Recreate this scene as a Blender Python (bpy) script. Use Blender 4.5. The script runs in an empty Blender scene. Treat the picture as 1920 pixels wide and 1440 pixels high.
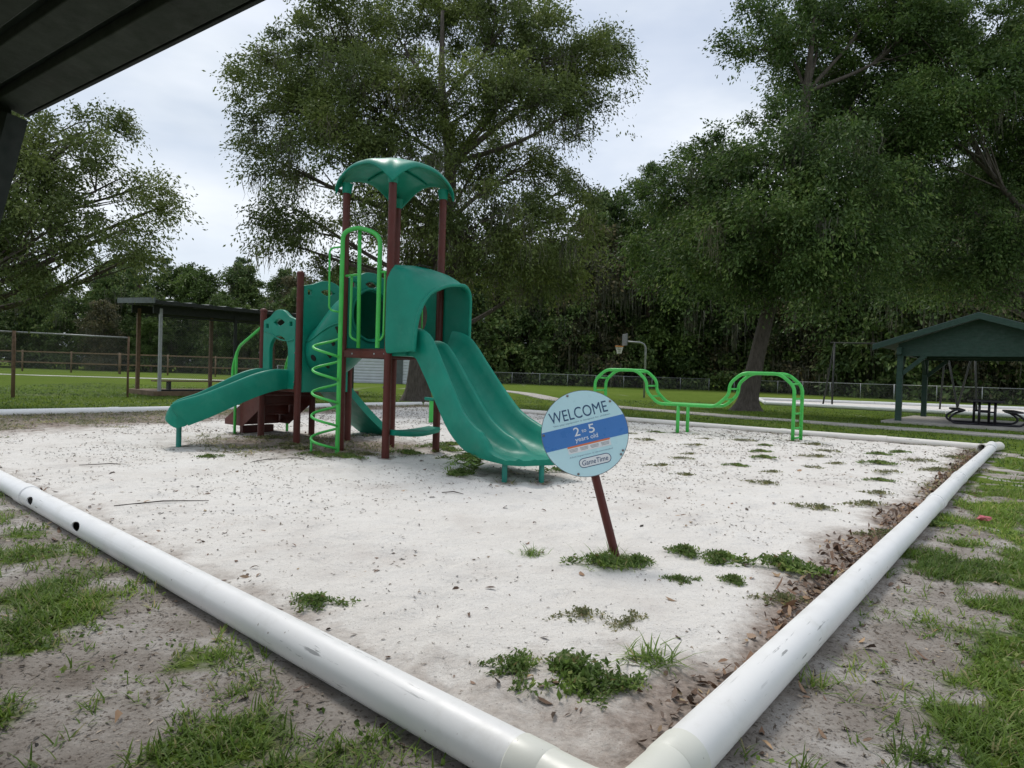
import bpy, bmesh, math, random
import numpy as np
from mathutils import Vector, Matrix

sc = bpy.context.scene
R = math.radians
# ------------------------------------------------------------------ camera, sky, sun, exposure
cam = bpy.data.objects.new('camera', bpy.data.cameras.new('camera'))
sc.collection.objects.link(cam)
cam.data.sensor_width = 36.0
cam.data.lens = 22.69
cam.data.clip_start = 0.05
cam.data.clip_end = 2000
cam.location = (0, 0, 1.25)
cam.rotation_euler = (Matrix.Rotation(math.pi / 2 - math.atan(21 / 1210), 3, 'X') @ Matrix.Rotation(R(1.8), 3, 'Z')).to_euler()
sc.camera = cam

SUN_EL, SUN_AZ = 56.0, -28.0            # azimuth: degrees from +Y towards +X
world = bpy.data.worlds.new('World'); sc.world = world; world.use_nodes = True
wt = world.node_tree; wn = wt.nodes; wl = wt.links
wn.clear()
wo = wn.new('ShaderNodeOutputWorld'); bg = wn.new('ShaderNodeBackground')
sky = wn.new('ShaderNodeTexSky'); sky.sky_type = 'NISHITA'; sky.sun_disc = False
sky.sun_elevation = R(SUN_EL); sky.sun_rotation = R(SUN_AZ); sky.air_density = 1.0; sky.dust_density = 2.0
tc = wn.new('ShaderNodeTexCoord')
mp = wn.new('ShaderNodeMapping'); mp.inputs['Scale'].default_value = (1.0, 1.0, 2.6); mp.inputs['Location'].default_value = (1.3, 4.2, 0.9)
n1 = wn.new('ShaderNodeTexNoise'); n1.inputs['Scale'].default_value = 1.7; n1.inputs['Detail'].default_value = 7; n1.inputs['Roughness'].default_value = 0.52
r1 = wn.new('ShaderNodeValToRGB'); r1.color_ramp.elements[0].position = 0.40; r1.color_ramp.elements[1].position = 0.56; r1.color_ramp.elements[0].color = (0.62, 0.62, 0.62, 1)
n2 = wn.new('ShaderNodeTexNoise'); n2.inputs['Scale'].default_value = 2.3; n2.inputs['Detail'].default_value = 5
n2.inputs['Roughness'].default_value = 0.5
r2 = wn.new('ShaderNodeValToRGB')
r2.color_ramp.elements[0].position = 0.34; r2.color_ramp.elements[0].color = (4.8, 5.5, 6.5, 1)
r2.color_ramp.elements[1].position = 0.66; r2.color_ramp.elements[1].color = (7.9, 8.25, 8.7, 1)
mx = wn.new('ShaderNodeMix'); mx.data_type = 'RGBA'
wl.new(tc.outputs['Generated'], mp.inputs['Vector'])
wl.new(mp.outputs['Vector'], n1.inputs['Vector']); wl.new(mp.outputs['Vector'], n2.inputs['Vector'])
wl.new(n1.outputs['Fac'], r1.inputs['Fac']); wl.new(n2.outputs['Fac'], r2.inputs['Fac'])
wl.new(r1.outputs['Color'], mx.inputs['Factor']); wl.new(sky.outputs['Color'], mx.inputs['A']); wl.new(r2.outputs['Color'], mx.inputs['B'])
wl.new(mx.outputs['Result'], bg.inputs['Color']); bg.inputs['Strength'].default_value = 0.1
wl.new(bg.outputs['Background'], wo.inputs['Surface'])

sun = bpy.data.objects.new('sun', bpy.data.lights.new('sun', 'SUN'))
sc.collection.objects.link(sun)
sun.data.energy = 1.5; sun.data.angle = R(16); sun.data.color = (1.0, 0.96, 0.90)
sd = Vector((math.sin(R(SUN_AZ)) * math.cos(R(SUN_EL)), math.cos(R(SUN_AZ)) * math.cos(R(SUN_EL)), math.sin(R(SUN_EL))))
sun.rotation_euler = sd.to_track_quat('Z', 'Y').to_euler()
sun.location = sd * 60
sc.view_settings.view_transform = 'Standard'; sc.view_settings.look = 'None'
sc.cycles.max_bounces = 6; sc.cycles.diffuse_bounces = 3; sc.cycles.glossy_bounces = 2; sc.cycles.transmission_bounces = 3; sc.cycles.transparent_max_bounces = 10
sc.view_settings.exposure = 0.37; sc.view_settings.gamma = 1.0; sc.view_settings.use_curve_mapping = False

# ------------------------------------------------------------------ helpers
col = sc.collection
def V(*a): return Vector(a)

def tag(o, label=None, cat=None, group=None, kind=None):
    if label: o['label'] = label
    if cat: o['category'] = cat
    if group: o['group'] = group
    if kind: o['kind'] = kind
    return o

def empty(name, loc=(0, 0, 0), rot=(0, 0, 0)):
    o = bpy.data.objects.new(name, None); o.empty_display_size = 0.2
    o.location = loc; o.rotation_euler = rot; col.objects.link(o)
    return o

def link(name, me, mat, parent=None, smooth=False, loc=(0, 0, 0), rot=(0, 0, 0)):
    o = bpy.data.objects.new(name, me); col.objects.link(o)
    if mat is not None:
        me.materials.clear(); me.materials.append(mat)
    if parent is not None: o.parent = parent
    o.location = loc; o.rotation_euler = rot
    if smooth: me.polygons.foreach_set('use_smooth', [True] * len(me.polygons))
    return o

class MB:
    def __init__(s): s.v = []; s.f = []
    def add(s, vs, fs):
        b = len(s.v); s.v += [tuple(p) for p in vs]; s.f += [tuple(i + b for i in f) for f in fs]; return s
    def box(s, c, d, m=None):
        hx, hy, hz = d[0] / 2, d[1] / 2, d[2] / 2
        vs = [Vector((x, y, z)) for x in (-hx, hx) for y in (-hy, hy) for z in (-hz, hz)]
        if m is not None: vs = [m @ p for p in vs]
        vs = [p + Vector(c) for p in vs]
        return s.add(vs, [(0, 1, 3, 2), (4, 6, 7, 5), (0, 4, 5, 1), (2, 3, 7, 6), (0, 2, 6, 4), (1, 5, 7, 3)])
    def beam(s, a, b, w, h, up=(0, 0, 1)):
        a = Vector(a); b = Vector(b); d = (b - a).normalized(); r = d.cross(Vector(up)).normalized(); u = r.cross(d)
        vs = [p + r * (x * w / 2) + u * (y * h / 2) for p in (a, b) for (x, y) in ((-1, -1), (1, -1), (1, 1), (-1, 1))]
        return s.add(vs, [(3, 2, 1, 0), (4, 5, 6, 7), (0, 1, 5, 4), (1, 2, 6, 5), (2, 3, 7, 6), (3, 0, 4, 7)])
    def tube(s, pts, r, n=10, cap=True):
        pts = [Vector(p) for p in pts]; k = len(pts)
        rs = r if isinstance(r, (list, tuple)) else [r] * k
        t0 = (pts[1] - pts[0]).normalized()
        a = t0.orthogonal().normalized(); vs = []
        for i, p in enumerate(pts):
            t = ((pts[i + 1] - p) if i == 0 else (p - pts[i - 1]) if i == k - 1 else (pts[i + 1] - pts[i - 1])).normalized()
            a = (a - t * a.dot(t)).normalized(); b = t.cross(a)
            for j in range(n):
                q = 2 * math.pi * j / n
                vs.append(p + (a * math.cos(q) + b * math.sin(q)) * rs[i])
        fs = []
        for i in range(k - 1):
            for j in range(n):
                fs.append((i * n + j, i * n + (j + 1) % n, (i + 1) * n + (j + 1) % n, (i + 1) * n + j))
        if cap: fs += [tuple(range(n - 1, -1, -1)), tuple(range((k - 1) * n, k * n))]
        return s.add(vs, fs)
    def loft(s, secs, closed=True, cap=True):
        n = len(secs[0]); vs = [p for q in secs for p in q]; fs = []
        for i in range(len(secs) - 1):
            for j in range(n if closed else n - 1):
                fs.append((i * n + j, i * n + (j + 1) % n, (i + 1) * n + (j + 1) % n, (i + 1) * n + j))
        if cap and closed: fs += [tuple(range(n - 1, -1, -1)), tuple(range((len(secs) - 1) * n, len(secs) * n))]
        return s.add(vs, fs)
    def prism(s, poly, a, b):
        """poly: list of points (Vector) of one flat face; extruded by vector b-a"""
        n = len(poly); d = Vector(b) - Vector(a)
        vs = [Vector(p) for p in poly] + [Vector(p) + d for p in poly]
        return s.add(vs, [tuple(range(n - 1, -1, -1)), tuple(range(n, 2 * n))] + [(i, (i + 1) % n, n + (i + 1) % n, n + i) for i in range(n)])
    def mesh(s, name):
        me = bpy.data.meshes.new(name); me.from_pydata(s.v, [], s.f); me.update()
        bm = bmesh.new(); bm.from_mesh(me); bmesh.ops.recalc_face_normals(bm, faces=bm.faces); bm.to_mesh(me); bm.free()
        return me
    def build(s, name, mat, parent=None, smooth=False, bevel=0.0, loc=(0, 0, 0), rot=(0, 0, 0), auto=None, seg=2):
        o = link(name, s.mesh(name), mat, parent, smooth, loc, rot)
        if bevel:
            m = o.modifiers.new('b', 'BEVEL'); m.width = bevel; m.segments = seg; m.limit_method = 'ANGLE'; m.angle_limit = R(35)
        if auto: o.data.set_sharp_from_angle(angle=R(auto))
        return o

def bezier(pts, n=8):
    """Catmull-Rom through points"""
    P = [Vector(p) for p in pts]; P = [P[0] * 2 - P[1]] + P + [P[-1] * 2 - P[-2]]; out = []
    for i in range(1, len(P) - 2):
        for k in range(n):
            t = k / n; a, b, c, d = P[i - 1], P[i], P[i + 1], P[i + 2]
            out.append(0.5 * ((2 * b) + (c - a) * t + (2 * a - 5 * b + 4 * c - d) * t * t + (3 * b - a - 3 * c + d) * t ** 3))
    return out + [P[-2]]

def rounded(pts, r=0.12, n=5):
    """polyline with rounded corners"""
    P = [Vector(p) for p in pts]; out = [P[0]]
    for i in range(1, len(P) - 1):
        a, b, c = P[i - 1], P[i], P[i + 1]
        k = min(r, (b - a).length * 0.49, (c - b).length * 0.49)
        p0 = b + (a - b).normalized() * k; p1 = b + (c - b).normalized() * k
        for j in range(n + 1):
            t = j / n; out.append(p0 * (1 - t) ** 2 + b * 2 * t * (1 - t) + p1 * t * t)
    return out + [P[-1]]

def quad_mesh(name, q):
    """q: (N,4,3) array of separate quads"""
    n = len(q); me = bpy.data.meshes.new(name)
    me.vertices.add(4 * n); me.vertices.foreach_set('co', np.ascontiguousarray(q, dtype=np.float32).ravel())
    me.loops.add(4 * n); me.loops.foreach_set('vertex_index', np.arange(4 * n, dtype=np.int32))
    me.polygons.add(n); me.polygons.foreach_set('loop_start', np.arange(0, 4 * n, 4, dtype=np.int32))
    me.update(); return me

def tri_mesh(name, q):
    n = len(q); me = bpy.data.meshes.new(name)
    me.vertices.add(3 * n); me.vertices.foreach_set('co', np.ascontiguousarray(q, dtype=np.float32).ravel())
    me.loops.add(3 * n); me.loops.foreach_set('vertex_index', np.arange(3 * n, dtype=np.int32))
    me.polygons.add(n); me.polygons.foreach_set('loop_start', np.arange(0, 3 * n, 3, dtype=np.int32))
    me.update(); return me

def strip_mesh(name, pts):
    """pts: (N, K, 2, 3) ribbons of K stations"""
    N, K = pts.shape[:2]; me = bpy.data.meshes.new(name)
    me.vertices.add(N * K * 2); me.vertices.foreach_set('co', np.ascontiguousarray(pts, dtype=np.float32).ravel())
    base = (np.arange(N) * K * 2)[:, None, None]; st = (np.arange(K - 1) * 2)[None, :, None]
    idx = (base + st + np.array([0, 1, 3, 2])[None, None, :]).astype(np.int32)
    nf = N * (K - 1)
    me.loops.add(4 * nf); me.loops.foreach_set('vertex_index', idx.ravel())
    me.polygons.add(nf); me.polygons.foreach_set('loop_start', np.arange(0, 4 * nf, 4, dtype=np.int32))
    me.update(); return me

def hash2(ix, iy, seed):
    h = (ix.astype(np.int64) * 374761393 + iy.astype(np.int64) * 668265263 + seed * 974634777) & 0x7fffffff
    h = ((h ^ (h >> 13)) * 1274126177) & 0x7fffffff
    return ((h ^ (h >> 16)) & 0xffffff) / float(0xffffff)

def vnoise(x, y, seed=0):
    x = np.asarray(x, float); y = np.asarray(y, float)
    ix = np.floor(x); iy = np.floor(y); fx = x - ix; fy = y - iy
    fx = fx * fx * (3 - 2 * fx); fy = fy * fy * (3 - 2 * fy)
    a = hash2(ix, iy, seed); b = hash2(ix + 1, iy, seed); c = hash2(ix, iy + 1, seed); d = hash2(ix + 1, iy + 1, seed)
    return (a * (1 - fx) + b * fx) * (1 - fy) + (c * (1 - fx) + d * fx) * fy

def fbm(x, y, seed=0, o=4):
    s = 0; a = 0.5; t = 0
    for i in range(o):
        s = s + a * vnoise(np.asarray(x) * 2 ** i + 17.3 * i, np.asarray(y) * 2 ** i - 9.1 * i, seed + i); t += a; a *= 0.5
    return s / t

# ------------------------------------------------------------------ materials
def mat(name):
    m = bpy.data.materials.new(name); m.use_nodes = True
    return m, m.node_tree, m.node_tree.nodes['Principled BSDF']

def noise(nt, scale, detail=4, rough=0.5, coord='Object', stretch=None):
    t = nt.nodes.new('ShaderNodeTexCoord'); n = nt.nodes.new('ShaderNodeTexNoise')
    n.inputs['Scale'].default_value = scale; n.inputs['Detail'].default_value = detail; n.inputs['Roughness'].default_value = rough
    if stretch:
        mpn = nt.nodes.new('ShaderNodeMapping'); mpn.inputs['Scale'].default_value = stretch
        nt.links.new(t.outputs[coord], mpn.inputs['Vector']); nt.links.new(mpn.outputs['Vector'], n.inputs['Vector'])
    else:
        nt.links.new(t.outputs[coord], n.inputs['Vector'])
    return n.outputs['Fac']

def ramp(nt, fac, stops):
    r = nt.nodes.new('ShaderNodeValToRGB'); e = r.color_ramp.elements
    while len(e) < len(stops): e.new(0.5)
    for i, (p, c) in enumerate(stops):
        e[i].position = p; e[i].color = (c[0], c[1], c[2], 1) if not isinstance(c, (int, float)) else (c, c, c, 1)
    nt.links.new(fac, r.inputs['Fac']); return r.outputs['Color']

def mixc(nt, fac, a, b):
    m = nt.nodes.new('ShaderNodeMix'); m.data_type = 'RGBA'
    for k, v in (('Factor', fac), ('A', a), ('B', b)):
        if isinstance(v, (int, float)): m.inputs[k].default_value = v
        elif isinstance(v, tuple): m.inputs[k].default_value = (*v, 1)
        else: nt.links.new(v, m.inputs[k])
    return m.outputs['Result']

def bump(nt, p, h, strength=0.3, dist=0.02):
    b = nt.nodes.new('ShaderNodeBump'); b.inputs['Strength'].default_value = strength; b.inputs['Distance'].default_value = dist
    nt.links.new(h, b.inputs['Height']); nt.links.new(b.outputs['Normal'], p.inputs['Normal'])

def simple(name, c, rough=0.5, var=0.18, scale=6, metallic=0.0, spec=0.5, bumps=0.0, bscale=60, dirt=None, dscale=3.0, stretch=None):
    m, nt, p = mat(name)
    lo = tuple(x * (1 - var) for x in c); hi = tuple(min(1, x * (1 + var)) for x in c)
    cc = ramp(nt, noise(nt, scale, 5, 0.6, stretch=stretch), [(0.3, lo), (0.7, hi)])
    if dirt:
        cc = mixc(nt, ramp(nt, noise(nt, dscale, 7, 0.7), [(0.52, 0.0), (0.75, 0.65)]), cc, dirt)
    nt.links.new(cc, p.inputs['Base Color'])
    nt.links.new(ramp(nt, noise(nt, scale * 3, 4), [(0.3, max(0.05, rough - 0.1)), (0.7, min(1, rough + 0.12))]), p.inputs['Roughness'])
    p.inputs['Metallic'].default_value = metallic; p.inputs['Specular IOR Level'].default_value = spec
    if bumps: bump(nt, p, noise(nt, bscale, 4), bumps, 0.01)
    return m

M = {}
M['teal'] = simple('teal_plastic', (0.005, 0.212, 0.142), 0.42, 0.14, 2.5, bumps=0.05, bscale=120, spec=0.26, dirt=(0.040, 0.265, 0.185), dscale=3.2)
M['teal_dark'] = simple('teal_underside', (0.006, 0.19, 0.145), 0.5, 0.12, 3.5)
M['lime'] = simple('lime_powder_coat', (0.055, 0.47, 0.075), 0.38, 0.10, 5, bumps=0.03, bscale=200, dirt=(0.09, 0.42, 0.10), dscale=6)
M['brown'] = simple('brown_powder_coat', (0.088, 0.017, 0.011), 0.45, 0.14, 6, bumps=0.03, bscale=200, spec=0.35, dirt=(0.10, 0.032, 0.024), dscale=4)
M['void'] = simple('hollow_dark', (0.006, 0.007, 0.007), 0.9, 0.1)
M['galv'] = simple('galvanised_steel', (0.33, 0.34, 0.34), 0.5, 0.15, 12, metallic=0.5)
M['darkpole'] = simple('dark_steel', (0.03, 0.034, 0.03), 0.7, 0.2, 8, metallic=0.3)
M['pgreen'] = simple('green_painted_wood', (0.016, 0.050, 0.034), 0.62, 0.22, 4, bumps=0.25, bscale=30, stretch=(1, 1, 6))
M['pgreen_soffit'] = simple('green_stained_board', (0.030, 0.040, 0.033), 0.75, 0.3, 5, bumps=0.3, bscale=25)
M['dark_stain'] = simple('dark_stained_timber', (0.010, 0.016, 0.014), 0.8, 0.25, 5)
M['shingle'] = simple('grey_green_roofing', (0.09, 0.12, 0.115), 0.8, 0.25, 6)
M['black_metal'] = simple('black_coated_metal', (0.012, 0.010, 0.016), 0.45, 0.2, 8)
M['bark'] = None
M['concrete'] = simple('concrete', (0.40, 0.37, 0.33), 0.9, 0.2, 1.6, bumps=0.25, bscale=40, dirt=(0.16, 0.15, 0.10), dscale=0.9)
M['rustwood'] = simple('weathered_timber', (0.17, 0.115, 0.07), 0.85, 0.3, 5, bumps=0.3, bscale=30)
M['white_metal'] = simple('white_metal_siding', (0.55, 0.58, 0.62), 0.5, 0.08, 2)
M['grey_roof'] = simple('grey_sheet_roof', (0.10, 0.115, 0.115), 0.6, 0.2, 3, metallic=0.2)
M['rusty'] = simple('rusted_post', (0.16, 0.10, 0.06), 0.8, 0.35, 10)
M['orange'] = simple('orange_rim', (0.65, 0.22, 0.02), 0.5, 0.1)
M['backboard'] = simple('backboard', (0.13, 0.135, 0.14), 0.6, 0.5, 9)
M['net'] = simple('white_net', (0.7, 0.7, 0.66), 0.8, 0.1)
M['sign_light'] = simple('sign_light_blue', (0.57, 0.83, 0.89), 0.32, 0.04, 3, dirt=(0.54, 0.77, 0.82), dscale=6)
M['sign_band'] = simple('sign_band_blue', (0.065, 0.215, 0.56), 0.32, 0.06, 3)
M['sign_navy'] = simple('sign_navy_ink', (0.022, 0.075, 0.17), 0.4, 0.05)
M['sign_fine'] = simple('sign_fine_ink', (0.14, 0.27, 0.36), 0.4, 0.05)
M['sign_white'] = simple('sign_white_ink', (0.82, 0.84, 0.86), 0.4, 0.03)
M['sign_orange'] = simple('sign_orange_ink', (0.75, 0.20, 0.08), 0.4, 0.05)
M['sign_grey'] = simple('sign_grey_ink', (0.36, 0.37, 0.38), 0.5, 0.3, 60)
M['sign_edge'] = simple('sign_edge', (0.16, 0.17, 0.2), 0.4, 0.1)
M['bolt'] = simple('bolt_steel', (0.22, 0.20, 0.20), 0.4, 0.2, 30, metallic=0.7)
M['pink'] = simple('pink_wrapper', (0.50, 0.12, 0.14), 0.5, 0.35, 20)
M['clear_litter'] = simple('clear_plastic_litter', (0.55, 0.58, 0.62), 0.15, 0.3, 20)

def pvc(name, c):
    m, nt, p = mat(name)
    base = ramp(nt, noise(nt, 1.3, 6, 0.6), [(0.3, tuple(x * 0.93 for x in c)), (0.7, c)])
    st = ramp(nt, noise(nt, 5.0, 8, 0.72), [(0.55, 0.0), (0.75, 0.4)])
    base = mixc(nt, st, base, (0.55, 0.53, 0.47))
    sp = ramp(nt, noise(nt, 34, 3, 0.5), [(0.725, 0.0), (0.76, 0.7)])
    base = mixc(nt, sp, base, (0.22, 0.14, 0.11))
    sc_ = ramp(nt, noise(nt, 9, 5, 0.6, stretch=(0.6, 6.0, 6.0)), [(0.61, 0.0), (0.66, 0.75)])
    sel = ramp(nt, noise(nt, 1.1, 2), [(0.52, 0.0), (0.58, 1.0)])
    mm = nt.nodes.new('ShaderNodeMath'); mm.operation = 'MULTIPLY'
    nt.links.new(sc_, mm.inputs[0]); nt.links.new(sel, mm.inputs[1])
    base = mixc(nt, mm.outputs[0], base, (0.20, 0.20, 0.19))
    # mud splashed up from the soil on the lowest part of the pipe
    tcn = nt.nodes.new('ShaderNodeTexCoord'); sx = nt.nodes.new('ShaderNodeSeparateXYZ'); nt.links.new(tcn.outputs['Object'], sx.inputs[0])
    ad = nt.nodes.new('ShaderNodeMath'); ad.operation = 'MULTIPLY_ADD'; ad.inputs[1].default_value = 0.16
    nt.links.new(noise(nt, 7, 6, 0.65), ad.inputs[0]); nt.links.new(sx.outputs['Z'], ad.inputs[2])
    base = mixc(nt, ramp(nt, ad.outputs[0], [(0.03, 0.8), (0.11, 0.0)]), base, (0.30, 0.25, 0.19))
    nt.links.new(base, p.inputs['Base Color'])
    nt.links.new(ramp(nt, noise(nt, 12, 4), [(0.3, 0.32), (0.7, 0.5)]), p.inputs['Roughness'])
    bump(nt, p, noise(nt, 18, 4), 0.05, 0.01)
    return m
M['pvc'] = pvc('white_pvc', (0.86, 0.855, 0.84))
M['pvc_old'] = pvc('aged_cream_pvc', (0.76, 0.72, 0.66))
M['pvc_fit'] = pvc('cream_fitting_pvc', (0.76, 0.76, 0.68))

def leafmat(name, stops, trans=0.28, rough=0.55, nscale=0.55):
    m, nt, p = mat(name)
    g = nt.nodes.new('ShaderNodeNewGeometry')
    c1 = ramp(nt, g.outputs['Random Per Island'], stops)
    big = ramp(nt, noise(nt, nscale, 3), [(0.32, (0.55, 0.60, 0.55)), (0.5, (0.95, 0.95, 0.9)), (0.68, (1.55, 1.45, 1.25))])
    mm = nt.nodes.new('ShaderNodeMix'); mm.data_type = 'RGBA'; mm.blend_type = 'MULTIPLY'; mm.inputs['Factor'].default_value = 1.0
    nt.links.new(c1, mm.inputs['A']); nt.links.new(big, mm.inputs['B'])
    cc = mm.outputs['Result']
    nt.links.new(cc, p.inputs['Base Color']); p.inputs['Roughness'].default_value = rough; p.inputs['Specular IOR Level'].default_value = 0.3
    t = nt.nodes.new('ShaderNodeBsdfTranslucent'); nt.links.new(cc, t.inputs['Color'])
    ms = nt.nodes.new('ShaderNodeMixShader'); ms.inputs[0].default_value = trans
    out = nt.nodes['Material Output']
    nt.links.new(p.outputs['BSDF'], ms.inputs[1]); nt.links.new(t.outputs['BSDF'], ms.inputs[2]); nt.links.new(ms.outputs[0], out.inputs['Surface'])
    return m
M['leaf_oak'] = leafmat('oak_leaf', [(0.0, (0.0840, 0.1188, 0.0315)), (0.5, (0.1239, 0.1672, 0.0483)), (0.9, (0.1575, 0.2035, 0.0651)), (1.0, (0.1995, 0.2255, 0.0945))], trans=0.36)
M['leaf_dark'] = leafmat('dark_leaf', [(0.0, (0.0441, 0.0832, 0.0207)), (0.5, (0.0804, 0.1421, 0.0363)), (0.85, (0.1270, 0.1996, 0.0570)), (1.0, (0.1814, 0.2268, 0.0842))], trans=0.34)
M['leaf_wood'] = leafmat('woodland_leaf', [(0.0, (0.0483, 0.0882, 0.0263)), (0.5, (0.1008, 0.1615, 0.0483)), (0.85, (0.1646, 0.2323, 0.0790)), (1.0, (0.2412, 0.2692, 0.1098))], nscale=0.15)
M['leaf_wood_b'] = leafmat('woodland_leaf_yellow', [(0.0, (0.0438, 0.0743, 0.0175)), (0.5, (0.0813, 0.1350, 0.0312)), (1.0, (0.1375, 0.2025, 0.0562))], nscale=0.15)
M['leaf_brown'] = leafmat('woodland_leaf_brown', [(0.0, (0.0517, 0.0612, 0.0310)), (0.5, (0.0950, 0.1008, 0.0517)), (1.0, (0.1898, 0.1531, 0.0862))], nscale=0.2)
M['needle'] = leafmat('pine_needle', [(0.0, (0.0360, 0.0725, 0.0192)), (0.5, (0.0720, 0.1313, 0.0360)), (1.0, (0.1200, 0.1875, 0.0600))], nscale=0.2)
M['moss'] = leafmat('spanish_moss', [(0.0, (0.0850, 0.0850, 0.0638)), (0.6, (0.1360, 0.1360, 0.1020)), (1.0, (0.2040, 0.1997, 0.1615))], trans=0.35)
M['grass'] = leafmat('grass_blade', [(0.0, (0.1075, 0.1784, 0.0253)), (0.5, (0.1644, 0.2709, 0.0430)), (0.85, (0.2277, 0.3304, 0.0696)), (0.92, (0.3415, 0.3304, 0.1391)), (1.0, (0.4301, 0.3833, 0.2024))], nscale=0.8, trans=0.4)
M['lawn'] = leafmat('lawn_blade', [(0.0, (0.0616, 0.1176, 0.0154)), (0.5, (0.0990, 0.1776, 0.0242)), (0.88, (0.1430, 0.2280, 0.0396)), (1.0, (0.2420, 0.2520, 0.0880))], nscale=0.25)
M['weed'] = leafmat('weed_leaf', [(0.0, (0.0960, 0.1650, 0.0360)), (0.6, (0.1680, 0.2640, 0.0660)), (0.9, (0.2640, 0.3300, 0.1200)), (1.0, (0.2640, 0.1980, 0.0960))], nscale=2, trans=0.42)
M['weed_dull'] = leafmat('dusty_weed_leaf', [(0.0, (0.1368, 0.1587, 0.0662)), (0.6, (0.2448, 0.2622, 0.1224)), (1.0, (0.3744, 0.3036, 0.1872))], nscale=2, trans=0.42)
M['litter'] = leafmat('dead_leaf', [(0.0, (0.05, 0.033, 0.024)), (0.35, (0.115, 0.07, 0.05)), (0.7, (0.21, 0.13, 0.09)), (0.9, (0.33, 0.22, 0.145)), (1.0, (0.44, 0.33, 0.2))], trans=0.05, nscale=1.5)
M['debris'] = leafmat('dark_debris', [(0.0, (0.07, 0.058, 0.048)), (0.5, (0.17, 0.14, 0.115)), (1.0, (0.33, 0.28, 0.235))], trans=0.0, nscale=1.5)

def bark(name, lo, hi):
    m, nt, p = mat(name)
    n = noise(nt, 5, 8, 0.7, stretch=(3, 3, 0.6))
    nt.links.new(ramp(nt, n, [(0.3, lo), (0.7, hi)]), p.inputs['Base Color']); p.inputs['Roughness'].default_value = 0.95
    bump(nt, p, noise(nt, 9, 8, 0.75, stretch=(3, 3, 0.7)), 0.9, 0.06); return m
M['bark'] = bark('bark_grey_brown', (0.045, 0.036, 0.028), (0.15, 0.125, 0.105))
M['bark_pine'] = bark('bark_pine', (0.05, 0.032, 0.024), (0.15, 0.105, 0.08))

def linkmesh():
    m, nt, p = mat('chain_link_wire')
    t = nt.nodes.new('ShaderNodeTexCoord')
    vals = []
    for a in (45, -45):
        mpn = nt.nodes.new('ShaderNodeMapping'); mpn.inputs['Rotation'].default_value = (0, R(a), 0)
        w = nt.nodes.new('ShaderNodeTexWave'); w.inputs['Scale'].default_value = 5.5; w.wave_profile = 'SAW'
        nt.links.new(t.outputs['Object'], mpn.inputs['Vector']); nt.links.new(mpn.outputs['Vector'], w.inputs['Vector'])
        g = nt.nodes.new('ShaderNodeMath'); g.operation = 'GREATER_THAN'; g.inputs[1].default_value = 0.945
        nt.links.new(w.outputs['Fac'], g.inputs[0]); vals.append(g.outputs[0])
    mx_ = nt.nodes.new('ShaderNodeMath'); mx_.operation = 'MAXIMUM'
    nt.links.new(vals[0], mx_.inputs[0]); nt.links.new(vals[1], mx_.inputs[1])
    nt.links.new(mx_.outputs[0], p.inputs['Alpha'])
    p.inputs['Base Color'].default_value = (0.20, 0.20, 0.19, 1); p.inputs['Roughness'].default_value = 0.6; p.inputs['Metallic'].default_value = 0.3
    return m
M['link'] = linkmesh()

# ------------------------------------------------------------------ ground
A = np.array([0.33, 1.70]); B = np.array([9.42, 12.6]); C = np.array([-3.07, 22.5]); D = np.array([-11.88, 12.19])
def sdist(p, q, x, y):
    """distance from line pq, positive outside (left of the anticlockwise outline is inside)"""
    d = (q - p) / np.linalg.norm(q - p)
    return (x - p[0]) * d[1] - (y - p[1]) * d[0]
def edges(x, y):
    return sdist(A, B, x, y), sdist(B, C, x, y), sdist(C, D, x, y), sdist(D, A, x, y)

def gh(x, y):
    """height of the soil and lawn"""
    x = np.asarray(x, float); y = np.asarray(y, float)
    e = np.maximum.reduce(edges(x, y))
    n = (fbm(x * 0.7, y * 0.7, 5, 3) - 0.5) * 0.07 + (fbm(x * 4, y * 4, 9, 3) - 0.5) * 0.022
    far = np.clip((np.hypot(x, y) - 30) / 10, 0, 1)
    w = np.clip((e - 0.0) / 0.3, 0, 1) * (1 - far)
    return n * w - 0.03 * (1 - np.clip(e / 0.15 + 1, 0, 1))

def dents(x, y):
    """footprints and scuffs: one shallow hollow in most half-metre cells"""
    c = 0.42; ix = np.floor(x / c); iy = np.floor(y / c); out = np.zeros_like(x)
    for dx in (-1, 0, 1):
        for dy in (-1, 0, 1):
            a = ix + dx; b = iy + dy
            px_ = (a + hash2(a, b, 301)) * c; py_ = (b + hash2(a, b, 302)) * c; th = hash2(a, b, 303) * 3.14
            rr = 0.05 + 0.07 * hash2(a, b, 304); dp = 0.034 * np.clip(hash2(a, b, 305) * 1.6 - 0.35, 0, 1)
            u = (x - px_) * np.cos(th) + (y - py_) * np.sin(th); v = -(x - px_) * np.sin(th) + (y - py_) * np.cos(th)
            q = (u / (rr * 1.7)) ** 2 + (v / rr) ** 2
            out += dp * (-np.exp(-q) + 0.45 * np.exp(-(np.sqrt(q) - 1.5) ** 2 * 3))
    return out

def sh(x, y):
    """height of the sand surface"""
    x = np.asarray(x, float); y = np.asarray(y, float)
    e = -np.maximum.reduce(edges(x, y))
    w = np.clip(e / 0.4, 0, 1)
    return 0.012 + w * (0.012 + (fbm(x * 0.55, y * 0.55, 21, 3) - 0.5) * 0.07 + (fbm(x * 3.2, y * 3.2, 23, 3) - 0.5) * 0.030 + dents(x, y)
                      - 0.045 * np.exp(-((x - 0.45) ** 2 + (y - 6.75) ** 2) / 0.35) - 0.035 * np.exp(-((x + 5.1) ** 2 + (y - 9.2) ** 2) / 0.3) + 0.02)

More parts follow.
